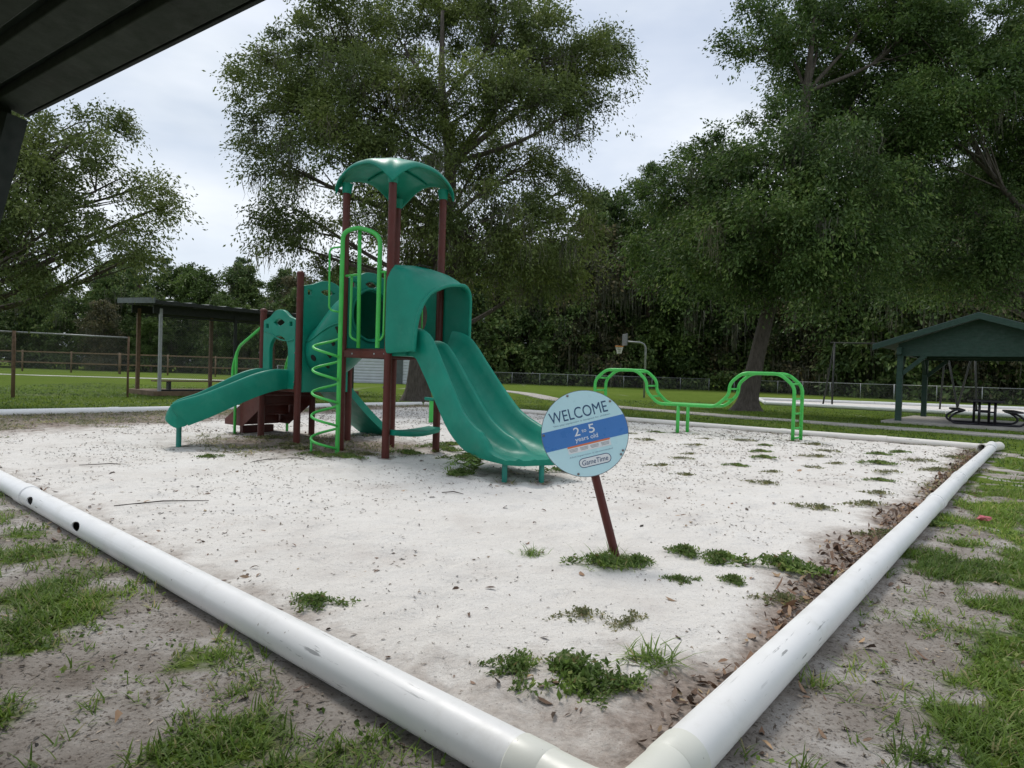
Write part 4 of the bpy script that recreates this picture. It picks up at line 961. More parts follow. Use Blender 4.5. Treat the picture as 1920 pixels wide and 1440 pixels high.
b = MB(); b.box((4.35, -0.73, 3.36), (9.6, 0.03, 0.13)); b.build('fascia', M['darkpole'], DG)
b = MB(); b.box((4.2, 1.75, 0.50), (7.6, 0.32, 0.05)); o = b.build('bench', M['rustwood'], DG)
for x in (1.0, 4.2, 7.4):
    b = MB(); b.box((x, 1.75, 0.32), (0.08, 0.28, 0.32)); b.build('bench_leg', M['darkpole'], o)

# ------------------------------------------------------------------ white shed behind the tower
WB = empty('white_shed', (-16.0, 55, 0)); tag(WB, 'pale metal shed with ribbed walls seen behind the tower legs', 'shed')
b = MB(); b.box((3.9, 3, 1.40), (7.8, 6, 2.8)); b.build('wall', M['white_metal'], WB)
for k in range(11):
    b = MB(); b.box((3.9, -0.02, 0.15 + 0.25 * k), (7.8, 0.05, 0.13)); b.build('siding_strip', M['white_metal'], WB, bevel=0.02)
b = MB(); b.prism([Vector((-0.3, -0.4, 2.78)), Vector((-0.3, 6.4, 2.78)), Vector((-0.3, 3, 3.5))], (0, 0, 0), (8.4, 0, 0)); b.build('roof', M['grey_roof'], WB)
b = MB(); b.box((6.2, -0.06, 1.05), (0.95, 0.06, 2.1)); o = b.build('door', M['grey_roof'], WB)
b = MB(); b.box((5.85, -0.11, 1.05), (0.05, 0.05, 0.12)); b.build('handle', M['bolt'], o)

# ------------------------------------------------------------------ basketball hoop
BH = empty('basketball_hoop', (8.0, 39, 0)); tag(BH, 'basketball hoop on a grey gooseneck pole beyond the far path', 'basketball hoop')
b = MB(); b.tube(rounded([(0, 0, -0.1), (0, 0, 3.30), (-1.25, 0, 3.34)], 0.45, 8), 0.06, 12); b.build('pole', M['galv'], BH, smooth=True)
b = MB(); b.box((-1.27, 0, 3.45), (0.05, 1.1, 0.72), Matrix.Rotation(R(6), 3, 'Z')); o = b.build('backboard', M['backboard'], BH, bevel=0.03)
b = MB(); b.tube([(-1.58 + 0.23 * math.cos(q), 0.05 + 0.23 * math.sin(q), 3.05) for q in np.linspace(0, 2 * math.pi, 21)], 0.028, 8, cap=False); rim = b.build('rim', M['orange'], BH, smooth=True)
for k in range(10):
    q = 2 * math.pi * k / 10
    for dq in (-0.5, 0.5):
        b = MB(); b.tube([(-1.58 + 0.23 * math.cos(q), 0.05 + 0.23 * math.sin(q), 3.04), (-1.58 + 0.12 * math.cos(q + dq), 0.05 + 0.12 * math.sin(q + dq), 2.62)], 0.012, 5); b.build('net_cord', M['net'], rim)

# ------------------------------------------------------------------ swings and the pipe round them
def swing_frame(loc, rz, label, bar=5.2, h=3.4):
    T = empty('swing_frame', loc, (0, 0, rz)); tag(T, label, 'swing set', 'swing frames by the far fence')
    b = MB(); b.tube([(-0.2, 0, h), (bar + 0.2, 0, h)], 0.035, 10); b.build('top_bar', M['darkpole'], T, smooth=True)
    for x in (0, bar):
        for (dx, dy) in ((-0.25, -1.3), (-0.25, 1.3)):
            b = MB(); b.tube([(x, 0, h), (x + (dx if x == 0 else -dx), dy, -0.1)], 0.045, 10); b.build('leg', M['darkpole'], T, smooth=True)
    return T
swing_frame((17.2, 34.6, 0), R(-16), 'dark A-frame swing set left of the shelter post')
swing_frame((23.2, 32.5, 0), R(-16), 'dark A-frame swing set seen through the shelter')
for (p, q, lab) in (((13.2, 33.5), (25.5, 24.0), 'white pipe along the near side of the swing area'), ((15.5, 40.5), (42, 36), 'white pipe along the far side of the swing area'), ((13.2, 33.5), (15.5, 40.5), 'short white pipe at the left end of the swing area')):
    dv = Vector((q[0] - p[0], q[1] - p[1], 0)); T = empty('border_pipe', (p[0], p[1], 0), (0, 0, math.atan2(dv.y, dv.x))); tag(T, lab, 'pipe', 'white pipes edging the swing sand')
    L = dv.length; k = max(1, int(L / 6))
    for j in range(k):
        b = MB(); b.tube([(L * j / k + 0.01, 0, 0.10), (L * (j + 1) / k - 0.01, 0, 0.10)], 0.095, 16); b.build('pipe_segment', M['pvc'], T, smooth=True, auto=40)

# ------------------------------------------------------------------ trees
def leaves(centers, radii, per, size, seed, aspect=0.42, droop=0.35, spray=0.0):
    """rhombic leaves scattered round twig centres; spray > 0 strings them along a drooping twig"""
    rg = np.random.default_rng(seed); k = len(centers); n = int(per * k)
    ci = rg.integers(0, k, n)
    d_ = rg.normal(size=(n, 3)); d_ /= np.linalg.norm(d_, axis=1, keepdims=True)
    r = rg.random(n) ** 0.45
    p = centers[ci] + d_ * r[:, None] * radii[ci]
    ax = rg.normal(size=(n, 3)) + d_ * 0.6; ax[:, 2] -= droop
    if spray:
        nt_ = 9; out_ = centers - centers.mean(0); out_ /= (np.linalg.norm(out_, axis=1, keepdims=True) + 1e-6)
        tw = rg.normal(size=(k, nt_, 3)) * 0.75 + out_[:, None, :] * 0.8 + np.array([0, 0, 0.15]); tw /= np.linalg.norm(tw, axis=2, keepdims=True)
        ti = rg.integers(0, nt_, n); t = rg.random(n) ** 0.8; a = tw[ci, ti]; L_ = radii[ci][:, :1] * 1.75
        sp_ = centers[ci] + a * (t[:, None] * L_) + np.stack([0 * t, 0 * t, -0.55 * t * t * L_[:, 0]], -1) + rg.normal(size=(n, 3)) * (0.05 + 0.13 * radii[ci][:, :1])
        use = rg.random(n) < spray; p = np.where(use[:, None], sp_, p)
        ax = np.where(use[:, None], a * 1.3 + rg.normal(size=(n, 3)) * 0.6 + np.stack([0 * t, 0 * t, -0.9 * t], -1), ax)
    ax /= np.linalg.norm(ax, axis=1, keepdims=True)
    o = rg.normal(size=(n, 3)); sd_ = np.cross(ax, o); sd_ /= np.linalg.norm(sd_, axis=1, keepdims=True)
    L = size * rg.uniform(0.55, 1.45, n)[:, None]; Wd = L * aspect
    return np.stack([p - ax * L / 2, p + sd_ * Wd / 2, p + ax * L / 2, p - sd_ * Wd / 2], 1)

def moss_strands(pts, lens_, seed, w=0.05):
    rg = np.random.default_rng(seed); n = len(pts); K = 5
    t = np.linspace(0, 1, K)[None, :, None]
    base = pts[:, None, :] + np.concatenate([rg.normal(0, 0.05, (n, K, 2)), np.zeros((n, K, 1))], 2)
    base[:, :, 2:] -= t * lens_[:, None, None]
    a = rg.uniform(0, math.pi, n); side = np.stack([np.cos(a), np.sin(a), np.zeros(n)], -1)[:, None, :]
    ww = w * (1 - t * 0.85) * rg.uniform(0.5, 1.3, (n, K, 1))
    return np.stack([base - side * ww / 2, base + side * ww / 2], 2)

def crown_skeleton(lobes, trunk, seed, cl_per_m3=0.9, clr=0.55, grow=1.0):
    """returns twig centres, radii and the branch mesh"""
    rnd = random.Random(seed); rg = np.random.default_rng(seed); cs = []; rs = []; br = MB()
    tp = [Vector(t[:3]) for t in trunk]; tr = [t[3] for t in trunk]
    for (x, y, z, rx, ry, rz) in lobes:
        rx, ry, rz = rx * grow, ry * grow, rz * grow
        c = Vector((x, y, z))
        # leave the trunk at a point below the lobe
        target = z - 0.35 * math.hypot(x - tp[0].x, y - tp[0].y) - rz * 0.8
        i = min(range(1, len(tp)), key=lambda q: abs(tp[q].z - target)); s = tp[i]
        mid = s.lerp(c, 0.5) + Vector((rnd.uniform(-.4, .4), rnd.uniform(-.4, .4), -0.12 * (c - s).length * 0.5 + rnd.uniform(0, 0.5)))
        r0 = min(tr[i] * 0.6, 0.03 + 0.016 * (c - s).length)
        path = bezier([s, mid, c], 5); k = len(path)
        br.tube(path, [r0 * (1 - 0.75 * j / (k - 1)) for j in range(k)], 6, cap=False)
        vol = 4.19 * rx * ry * rz; nc = max(6, int(vol * cl_per_m3))
        for _ in range(nc):
            d_ = rg.normal(size=3); d_ /= np.linalg.norm(d_); q = rnd.random() ** 0.42 * (1.0 if rnd.random() < 0.8 else rnd.uniform(1.0, 1.15))
            p = Vector((x + d_[0] * rx * q, y + d_[1] * ry * q, z + d_[2] * rz * q))
            cs.append(p[:]); e = clr * rnd.uniform(0.6, 1.35); rs.append((e, e, e * 0.75))
            if rnd.random() < 0.55:
                st = path[rnd.randint(k // 2, k - 1)]
                br.tube([st, st.lerp(p, 0.55) + Vector((0, 0, rnd.uniform(-0.15, 0.25))), p], [r0 * 0.28 + 0.006, 0.018, 0.006], 4, cap=False)
    return np.array(cs), np.array(rs), br

def big_tree(name, base, trunk, lobes, label, leafm, per, size, seed, moss=0, cl=0.9, clr=0.55, moss_len=(0.5, 1.6), grow=1.2):
    root = empty(name, (base[0], base[1], 0)); tag(root, label, 'tree')
    tk = MB(); P = bezier([t[:3] for t in trunk], 5); k = len(P)
    rr_ = np.interp(np.linspace(0, 1, k), np.linspace(0, 1, len(trunk)), [t[3] for t in trunk])
    # flared, slightly fluted trunk
    secs = []
    for i, p in enumerate(P):
        secs.append([p + Vector((math.cos(q), math.sin(q), 0)) * rr_[i] * (1 + (0.10 + 0.25 * math.exp(-p.z * 1.6)) * math.sin(3 * q + seed) * 0.6 + 0.06 * math.sin(7 * q)) for q in np.linspace(0, 2 * math.pi, 21)[:-1]])
    tk.loft(secs); tk.build('trunk', M['bark'], root, smooth=True)
    cs, rs, br = crown_skeleton(lobes, trunk, seed, cl, clr, grow)
    br.build('limbs', M['bark'], root, smooth=True)
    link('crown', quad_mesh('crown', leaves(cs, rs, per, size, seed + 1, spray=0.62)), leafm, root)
    if moss:
        rg = np.random.default_rng(seed + 7); low = cs[np.argsort(cs[:, 2] + rg.normal(0, 1.6, len(cs)))[: max(20, int(len(cs) * 0.6))]]
        cen = low[rg.integers(0, len(low), moss)]
        k = 26; pts = np.repeat(cen, k, 0) + rg.normal(0, 1, (moss * k, 3)) * np.array([0.28, 0.28, 0.12]); ln = rg.uniform(*moss_len, moss * k) * np.repeat(rg.uniform(0.4, 1.0, moss), k)
        tag(link('spanish_moss', strip_mesh('spanish_moss', moss_strands(pts, ln, seed + 9)), M['moss'], root), kind='stuff')
    return root
OAK = [(-5.1,-1.0,11.5,2.0,1.6,1.6), (-6.3,1.0,9.7,1.3,1.1,1.2), (-3.7,0.0,14.2,2.0,1.8,2.0), (-1.9,-2.0,10.8,1.9,1.6,1.6), (-2.6,-3.0,9.3,1.7,1.2,1.0), (-4.7,-1.0,7.2,1.5,1.1,0.9), (-5.3,0.0,6.1,1.1,0.8,0.6), (0.7,2.0,16.4,1.6,1.5,1.7), (0.9,-2.0,11.1,1.9,1.5,1.4), (3.0,1.0,15.7,1.7,1.4,1.6), (4.8,0.0,13.8,2.0,1.7,1.7), (6.7,1.0,14.2,1.2,1.2,1.4), (3.4,-3.0,11.2,1.6,1.3,1.2), (5.9,0.0,11.8,1.4,1.1,1.0), (-0.3,-3.0,8.1,1.7,1.3,1.1), (2.0,2.0,10.3,1.7,1.3,1.2), (4.3,2.0,10.4,1.4,1.1,1.0), (5.7,-1.0,8.5,1.0,0.8,0.8), (2.4,-3.0,6.5,1.8,1.3,1.1), (0.1,0.0,6.7,1.7,1.3,1.3), (4.5,-2.0,6.8,1.9,1.3,1.1), (3.1,0.0,5.5,1.9,1.3,1.0), (5.5,1.0,5.9,1.4,1.1,1.0), (-2.7,2.0,7.9,1.4,1.0,0.9), (-2.0,3.0,16.2,1.4,1.3,1.4), (-4.0,1.0,5.9,1.0,0.7,0.6)]
BIG = [(0.4,0.0,15.4,1.6,1.4,1.4), (2.6,2.0,14.9,1.9,1.5,1.4), (0.5,-1.0,11.7,1.2,0.9,0.7), (2.9,1.0,16.7,1.8,1.4,1.4), (-0.8,-2.0,8.9,2.2,1.6,1.4), (-1.5,2.0,10.8,1.8,1.4,1.3), (-2.3,3.0,9.1,1.8,1.4,1.3), (0.6,-3.0,9.2,2.1,1.7,1.5), (2.5,-3.0,7.6,2.3,1.8,1.6), (-0.3,-4.0,6.7,2.2,1.7,1.5), (-1.6,-1.0,6.7,2.1,1.6,1.5), (5.1,0.0,10.8,2.0,1.7,1.7), (2.3,-2.0,5.8,2.0,1.5,1.2), (-2.7,3.0,6.8,1.7,1.3,1.2), (0.1,-1.0,5.5,1.9,1.3,0.9), (5.4,2.0,13.4,1.9,1.6,1.6), (4.5,3.0,13.5,1.7,1.4,1.5), (6.8,1.0,16.2,1.7,1.4,1.5), (5.2,1.0,17.0,1.6,1.4,1.3), (7.4,1.0,12.4,1.6,1.4,1.4), (6.6,0.5,9.2,1.7,1.4,1.3), (2.6,1.0,12.2,1.5,1.2,1.1)]
RGT = [(-3.3,0.0,15.5,2.0,1.7,1.8), (-0.4,1.0,16.8,2.1,1.7,1.6), (0.3,-1.0,13.8,2.0,1.8,2.0), (-2.7,-2.0,12.2,2.1,1.6,1.5), (-2.5,1.0,10.4,1.6,1.4,1.4), (1.7,1.0,11.3,2.1,1.8,1.9), (-0.8,0.0,9.1,1.8,1.3,1.0), (0.8,-1.0,7.5,1.8,1.4,1.3), (0.5,0.0,6.4,2.3,1.5,1.0), (-1.2,2.0,7.1,2.0,1.5,1.5), (2.5,0.0,12.1,1.8,1.7,2.0), (2.5,0.0,16.6,2.0,1.7,1.8)]
LFT = [(5.2,0.0,7.2,1.1,0.9,0.9), (4.6,-1.0,5.9,1.2,1.0,1.1), (5.6,0.0,5.8,1.2,0.9,0.9), (5.1,-1.0,4.5,1.4,1.0,0.8), (6.4,0.0,4.8,0.9,0.7,0.7), (6.3,1.0,6.2,0.7,0.6,0.5), (2.5,1.0,7.6,1.1,1.0,1.2), (4.9,0.0,3.9,1.2,0.7,0.4), (2.1,0.0,6.5,1.6,1.4,1.6), (2.3,0.0,4.5,1.6,1.2,1.2), (6.9,1.0,5.7,0.5,0.3,0.3), (5.5,1.0,7.9,0.6,0.5,0.5), (0.1,1.0,6.3,1.4,1.2,1.4), (6.1,1.0,4.2,0.6,0.4,0.3)]
big_tree('oak_tree', (-3.72, 25.85), [(0, 0, -0.1, 0.70), (0, 0, 0.5, 0.48), (0.1, 0, 2.2, 0.42), (0.3, 0, 4.5, 0.38), (0.8, 0, 7.0, 0.30), (1.0, 0, 9.5, 0.24), (0.6, 0, 12.0, 0.17), (0.5, 0, 15.5, 0.06)], OAK,
         'tall spreading oak hung with moss directly behind the playground tower', M['leaf_oak'], 285, 0.125, 11, moss=140, cl=1.75, clr=0.56, grow=1.18)
big_tree('leaning_tree', (9.57, 26.41), [(0, 0, -0.1, 0.66), (0.1, 0, 0.5, 0.38), (0.4, 0, 2.2, 0.29), (0.9, 0, 4.6, 0.26), (1.4, 0, 7.0, 0.24), (1.7, 0, 10.0, 0.2), (2.0, 0, 13.0, 0.16), (2.2, 0, 16.0, 0.05)], BIG,
         'tall tree with leaning bare trunk behind the green climbing bars', M['leaf_dark'], 255, 0.145, 23, moss=40, cl=1.6, clr=0.58, grow=1.14)
big_tree('broad_tree', (25.0, 27.5), [(0, 0, -0.1, 0.6), (0, 0, 0.6, 0.42), (-0.5, 0, 3.0, 0.36), (-1.5, 0, 7.0, 0.3), (-3.0, 0, 11.0, 0.2), (-4.0, 0, 15.5, 0.06)], [(l[0] - 5.5,) + l[1:] for l in RGT],
         'tall leafy tree rising above the picnic shelter at the right edge', M['leaf_dark'], 255, 0.145, 37, moss=34, cl=1.7, clr=0.58, grow=1.15)
big_tree('small_oak', (-17.0, 17.5), [(0, 0, -0.1, 0.5), (0, 0, 0.5, 0.30), (0.1, 0, 2.0, 0.20), (0.5, 0, 4.0, 0.13), (1.2, 0, 6.0, 0.08), (1.7, 0, 7.2, 0.03)], LFT + [(3.6, -1, 3.7, 1.1, .8, .5), (2.6, -1, 3.4, 1.0, .8, .5), (4.2, 0, 3.2, .9, .7, .35), (3.4, 0.5, 5.2, 1.2, 1.0, .9), (3.4, 0.5, 7.0, 1.0, 1.0, .8)],
         'oak reaching in from the left edge above the chain-link fence', M['leaf_oak'], 245, 0.095, 51, moss=0, cl=3.4, clr=0.40, grow=1.12)

# woodland trees: three broadleaf kinds and a pine, copied
def wood_proto(name, h, rad, nl, leafm, seed, per, size, low=0.12, moss=0):
    rnd = random.Random(seed); lobes = []
    for k in range(nl):
        t = (k + 0.5) / nl; z = h * (low + (0.94 - low) * t); rr_ = rad * (0.75 + 0.5 * math.sin(math.pi * min(1, t * 1.15))) * (1 - 0.55 * max(0, t - 0.6) / 0.4)
        a = k * 2.4 + rnd.uniform(-.5, .5); q = rr_ * rnd.uniform(0.25, 0.8)
        s = rad * rnd.uniform(0.34, 0.5)
        lobes.append((q * math.cos(a), q * math.sin(a), z, s, s, s * 0.75))
    trunk = [(0, 0, -0.2, h * 0.028), (0.1, 0, h * 0.15, h * 0.02), (rnd.uniform(-.5, .5), rnd.uniform(-.5, .5), h * 0.5, h * 0.015), (rnd.uniform(-.5, .5), 0, h * 0.93, 0.05)]
    root = empty(name); tk = MB(); tk.tube(bezier([t[:3] for t in trunk], 4), list(np.interp(np.linspace(0, 1, 13), np.linspace(0, 1, 4), [t[3] for t in trunk])), 8)
    tk.build('trunk', M['bark'], root, smooth=True)
    cs, rs, br = crown_skeleton(lobes, trunk, seed, 0.22, 1.05)
    br.build('limbs', M['bark'], root, smooth=True)
    link('crown', quad_mesh('crown', leaves(cs, rs, per, size, seed + 1, aspect=0.5, spray=0.5)), leafm, root)
    if moss:
        rg = np.random.default_rng(seed + 3); cen = cs[rg.integers(0, len(cs), moss)]; k = 16
        pts = np.repeat(cen, k, 0) + rg.normal(0, 0.5, (moss * k, 3)); ln = rg.uniform(1.0, 3.2, moss * k)
        tag(link('spanish_moss', strip_mesh('spanish_moss', moss_strands(pts, ln, seed, 0.12)), M['moss'], root), kind='stuff')
    return root
def pine_proto(name, h, seed):
    rnd = random.Random(seed); rg = np.random.default_rng(seed); root = empty(name)
    tk = MB(); tk.tube([(0, 0, -0.2), (0.1, 0, h * 0.3), (0, 0.1, h * 0.7), (0.05, 0, h * 0.97)], [h * 0.014, h * 0.011, h * 0.007, 0.03], 8); tk.build('trunk', M['bark_pine'], root, smooth=True)
    br = MB(); cs = []; rs = []
    for k in range(34):
        t = k / 33; z = h * (0.52 + 0.45 * t); L = h * 0.17 * (1 - 0.75 * t) * rnd.uniform(0.6, 1.15); a = k * 2.4 + rnd.uniform(-.4, .4)
        e = Vector((L * math.cos(a), L * math.sin(a), z + L * rnd.uniform(0.0, 0.35)))
        br.tube([(0, 0, z), Vector((0, 0, z)).lerp(e, 0.5) - Vector((0, 0, 0.1)), e], [0.07, 0.045, 0.02], 5, cap=False)
        for _ in range(4):
            q = rnd.uniform(0.45, 1.05); cs.append(((e.x * q) + rnd.uniform(-.4, .4), e.y * q + rnd.uniform(-.4, .4), z + (e.z - z) * q + rnd.uniform(-.1, .35))); rs.append((0.62, 0.62, 0.42))
    br.build('limbs', M['bark_pine'], root, smooth=True)
    link('crown', quad_mesh('crown', leaves(np.array(cs), np.array(rs), 110, 0.34, seed, aspect=0.22, droop=-0.3)), M['needle'], root)
    return root
protos = [wood_proto('woodland_tree', 20, 5.2, 26, M['leaf_wood'], 101, 150, 0.40, 0.10, moss=50),
          wood_proto('woodland_tree', 18, 5.6, 24, M['leaf_wood_b'], 131, 150, 0.40, 0.14, moss=0),
          wood_proto('woodland_tree', 19, 5.0, 24, M['leaf_brown'], 151, 140, 0.38, 0.08, moss=70),
          pine_proto('pine_tree', 24, 171)]
used = [False] * 4
def plant(kind, x, y, scale, rz, label, group):
    src = protos[kind]
    if not used[kind]: used[kind] = True; r = src
    else:
        r = src.copy(); col.objects.link(r)
        for ch in list(src.children):
            c = ch.copy(); col.objects.link(c); c.parent = r
    u = 960 + 1210 * x / y                       # which landmark the tree stands behind, for its label
    if 'wood' in group:
        w = 'behind the tower' if u < 860 else 'behind the double slide' if u < 1010 else 'between slide and basketball hoop' if u < 1150 else 'behind the basketball hoop' if u < 1250 else 'by the gap in the fence' if u < 1350 else 'left of the leaning trunk' if u < 1440 else 'behind the swing set' if u < 1620 else 'behind the shelter' if u < 1800 else 'at the right edge'
    else:
        w = 'at the left edge' if u < -60 else 'above the tall fence' if u < 130 else 'left of the dugout' if u < 250 else 'above the dugout roof' if u < 430 else 'between dugout and tower' if u < 600 else 'behind the tower'
    label = label + ', ' + w + ('' if kind == 3 else ', front row' if y < 79 else ', back row')
    r.location = (x, y, 0); r.scale = (scale, scale, scale * 1.0); r.rotation_euler = (0, 0, rz); tag(r, label, 'tree', group)
KL = ['dark mossy tree in the wood', 'yellow-green tree in the wood', 'brownish mossy tree in the wood', 'pine standing in the wood']
LL = ['dark tree beyond the left field', 'light green tree beyond the left field', 'brownish tree beyond the left field', 'pine beyond the left field']
rnd = random.Random(77)
WT = [(-12, 82, 0, .8), (0, 92, 0, 1.0), (9, 88, 0, 1.0), (16, 88, 0, 1.05), (31, 80, 0, 1.1), (45, 74, 0, 1.15), (37, 66, 1, 1.0), (52, 70, 0, 1.15), (66, 60, 0, 1.1), (-6, 78, 0, .82), (-1, 84, 2, .85), (3, 77, 0, .85), (7, 82, 1, .95), (10, 76, 2, 1.02), (12.4, 80, 0, 1.2), (15.7, 76, 3, 1.10), (18, 76, 1, 1.0), (19.5, 82, 2, 1.25), (23, 77, 0, 1.2), (26, 74, 2, .95), (29, 72, 0, 1.0), (31, 66, 2, .9), (33, 62, 0, 1.0), (36, 58, 0, .98), (38, 54, 2, .9), (41, 56, 0, 1.05), (43, 51, 1, .85), (47, 53, 0, 1.0), (51, 51, 2, .95), (56, 52, 0, 1.0), (62, 54, 0, 1.0), (28, 84, 3, 1.0), (34, 75, 0, 1.1), (41, 68, 2, 1.1), (48, 64, 0, 1.1), (55, 62, 0, 1.1), (12, 92, 3, 1.08), (5, 92, 0, 1.0), (-8, 90, 0, .9), (21.5, 90, 3, 1.06), (26, 92, 0, 1.1)]
for (x, y, k, s) in WT:
    plant(k, x, y, s, rnd.uniform(0, 6.28), KL[k], 'trees of the wood behind the low fence')
LT = [(-96, 76, 0, .62), (-90, 72, 0, .55), (-83, 74, 1, .55), (-76, 78, 0, .66), (-70, 74, 0, .52), (-66, 79, 2, .62), (-50, 80, 0, .66), (-47, 74, 2, .44), (-33, 76, 1, .5), (-26, 77, 0, .55), (-88, 88, 0, .8), (-80, 90, 0, .78), (-66, 90, 0, .76), (-56, 92, 0, .8), (-62, 76, 0, .5), (-36, 78, 0, .5), (-22, 78, 0, .52), (-53, 77, 0, .45), (-14, 78, 0, .55), (-44, 78, 0, .5), (-92, 82, 0, .60), (-84, 78, 2, .58), (-77, 84, 0, .62), (-70, 80, 1, .60), (-64, 84, 0, .58), (-58, 79, 0, .56), (-52, 86, 1, .72), (-47, 81, 3, .62), (-44, 86, 1, .80), (-40, 82, 1, .74), (-37, 88, 3, .66), (-34, 82, 0, .70), (-30, 87, 0, .72), (-27, 82, 2, .70), (-24, 86, 0, .74), (-20, 83, 0, .78), (-17, 80, 2, .72), (-13, 85, 0, .80), (-10, 80, 0, .76), (-49, 90, 3, .66), (-100, 80, 0, .6), (-74, 74, 2, .42), (-60, 73, 0, .40), (-42, 75, 1, .36), (-29, 76, 0, .42)]
for (x, y, k, s) in LT:
    plant(k, x, y, s, rnd.uniform(0, 6.28), LL[k], 'trees beyond the far left field')
# undergrowth closing the wood's edge
rg = np.random.default_rng(5); cen = []
def along(pts, n, depth, h):
    P = [np.array(p, float) for p in pts]; seg = [np.linalg.norm(P[i + 1] - P[i]) for i in range(len(P) - 1)]; tot = sum(seg)
    for _ in range(n):
        t = rg.random() * tot
        for i, s in enumerate(seg):
            if t <= s: break
            t -= s
        p = P[i] + (P[i + 1] - P[i]) * t / seg[i]; dn = P[i + 1] - P[i]; nn = np.array([-dn[1], dn[0]]) / np.linalg.norm(dn)
        if nn[1] < 0: nn = -nn
        p = p + nn * rg.random() * depth; cen.append((p[0], p[1], (rg.random() ** 1.3) * h))
along([(-30, 74), (-3, 73), (22, 71), (29, 66), (33, 53), (40, 49), (70, 48)], 1250, 9, 9.0)
along([(-120, 76), (-60, 76), (-10, 78)], 650, 8, 6.0)
cen = np.array(cen); rad = np.stack([rg.uniform(0.7, 1.3, len(cen))] * 2 + [rg.uniform(0.5, 0.9, len(cen))], -1)
tag(link('undergrowth', quad_mesh('undergrowth', leaves(cen, rad * 1.15, 82, 0.44, 9, aspect=0.5)), M['leaf_wood']), 'dense dark undergrowth along the edge of the wood', 'undergrowth', kind='stuff')

# ------------------------------------------------------------------ grass, weeds, litter
def tufts(x, y, z, nb, ln, wd, seed, spread=0.03, lean=(0.25, 1.1)):
    """arched blades: ribbons of 3 stations"""
    rg = np.random.default_rng(seed); n = len(x); X = np.repeat(x, nb); Y = np.repeat(y, nb); Z = np.repeat(z, nb); L = np.repeat(ln, nb) * rg.uniform(0.45, 1.15, n * nb); k = n * nb
    a = rg.uniform(0, 2 * math.pi, k); th = rg.uniform(lean[0], lean[1], k)
    d_ = np.stack([np.cos(a), np.sin(a)], -1); s_ = np.stack([-np.sin(a), np.cos(a)], -1)
    bx = X + rg.normal(0, spread, k); by = Y + rg.normal(0, spread, k)
    st = np.zeros((k, 3, 2, 3)); w = wd * rg.uniform(0.6, 1.3, k)
    for i, t in enumerate((0.0, 0.55, 1.0)):
        hor = L * (np.sin(th) * t + 0.25 * t * t); ver = L * (np.cos(th) * t - 0.28 * t * t * np.sin(th) * 1.2)
        c = np.stack([bx + d_[:, 0] * hor, by + d_[:, 1] * hor, Z + np.maximum(ver, 0.003 + 0.004 * t)], -1)
        ww = w * (1.0, 0.85, 0.12)[i]
        off = np.concatenate([s_ * ww[:, None] / 2, np.zeros((k, 1))], 1)
        st[:, i, 0] = c - off; st[:, i, 1] = c + off
    return st
rg = np.random.default_rng(12)
def scatter(n, box_, dens, seed):
    rg = np.random.default_rng(seed); x = rg.uniform(box_[0], box_[1], n); y = rg.uniform(box_[2], box_[3], n)
    k = rg.random(n) < dens(x, y); return x[k], y[k]
def outside(x, y): return np.maximum.reduce(edges(x, y))
vis = lambda x, y: (np.abs(x) < 0.86 * y + 0.5)
# near turf
x, y = scatter(60000, (-5.5, 7.5, 1.4, 8.0), lambda x, y: (outside(x, y) > 0.09) * vis(x, y) * (0.05 + np.clip(cover(x, y), 0, 1) ** 1.3) * np.clip(1.35 - 0.12 * y, 0.4, 1), 3)
ln = 0.042 + 0.06 * fbm(x * 0.8, y * 0.8, 71, 3) + 0.05 * np.clip(fbm(x * 0.45, y * 0.45, 73, 2) - 0.5, 0, 1)
ng = strip_mesh('near_grass', tufts(x, y, gh(x, y) - 0.004, 9, ln, 0.0062, 4, 0.022))
tag(link('near_grass', ng, M['grass']), 'patchy green grass on the bare soil outside the near pipes', 'grass', kind='stuff')
x, y = scatter(70000, (-5.5, 7.5, 1.4, 7.0), lambda x, y: (outside(x, y) > 0.09) * vis(x, y) * np.clip((fbm(x * 1.7, y * 1.7, 95, 3) - 0.47) / 0.1, 0, 1) * (0.12 + 0.88 * cover(x, y)), 33)
rgc = np.random.default_rng(8); ctr = np.stack([x, y, gh(x, y) + 0.008 + 0.025 * rgc.random(len(x))], -1)
lq = leaves(ctr, np.full((len(ctr), 3), 0.012), 1.6, 0.022, 34, aspect=0.6, droop=-0.2); tag(link('ground_weeds', quad_mesh('ground_weeds', lq), M['weed']), 'small broad-leaved weeds among the near grass', 'weeds', kind='stuff')
# lawn further off
x, y = scatter(50000, (-22, 26, 7.5, 34), lambda x, y: (outside(x, y) > 0.09) * vis(x, y) * (cover(x, y) ** 1.2) * np.clip(1.3 - y / 34, 0.25, 1), 5)
lg = strip_mesh('lawn_grass', tufts(x, y, gh(x, y) - 0.004, 4, 0.06 + 0.05 * fbm(x * 0.6, y * 0.6, 75, 3), 0.019, 6, 0.07))
tag(link('lawn_grass', lg, M['lawn']), 'mown green lawn grass beyond the sand', 'grass', kind='stuff')
# thin strip of weeds inside the back pipe
x, y = scatter(38000, (-13, 9.5, 7.0, 23), lambda x, y: (outside(x, y) < -0.085) * vis(x, y) * np.clip((soil_and_shade(x, y) * 0.9 + fbm(x * 1.3, y * 1.3, 81, 3) - 0.86) / 0.22, 0, 1), 7)
wg = strip_mesh('edge_weeds', tufts(x, y, sh(x, y) - 0.004, 6, np.full(len(x), 0.080), 0.016, 8, 0.06, (0.6, 1.4)))
tag(link('edge_weeds', wg, M['weed_dull']), 'dull low weeds on the soil inside the back pipes', 'weeds', kind='stuff')

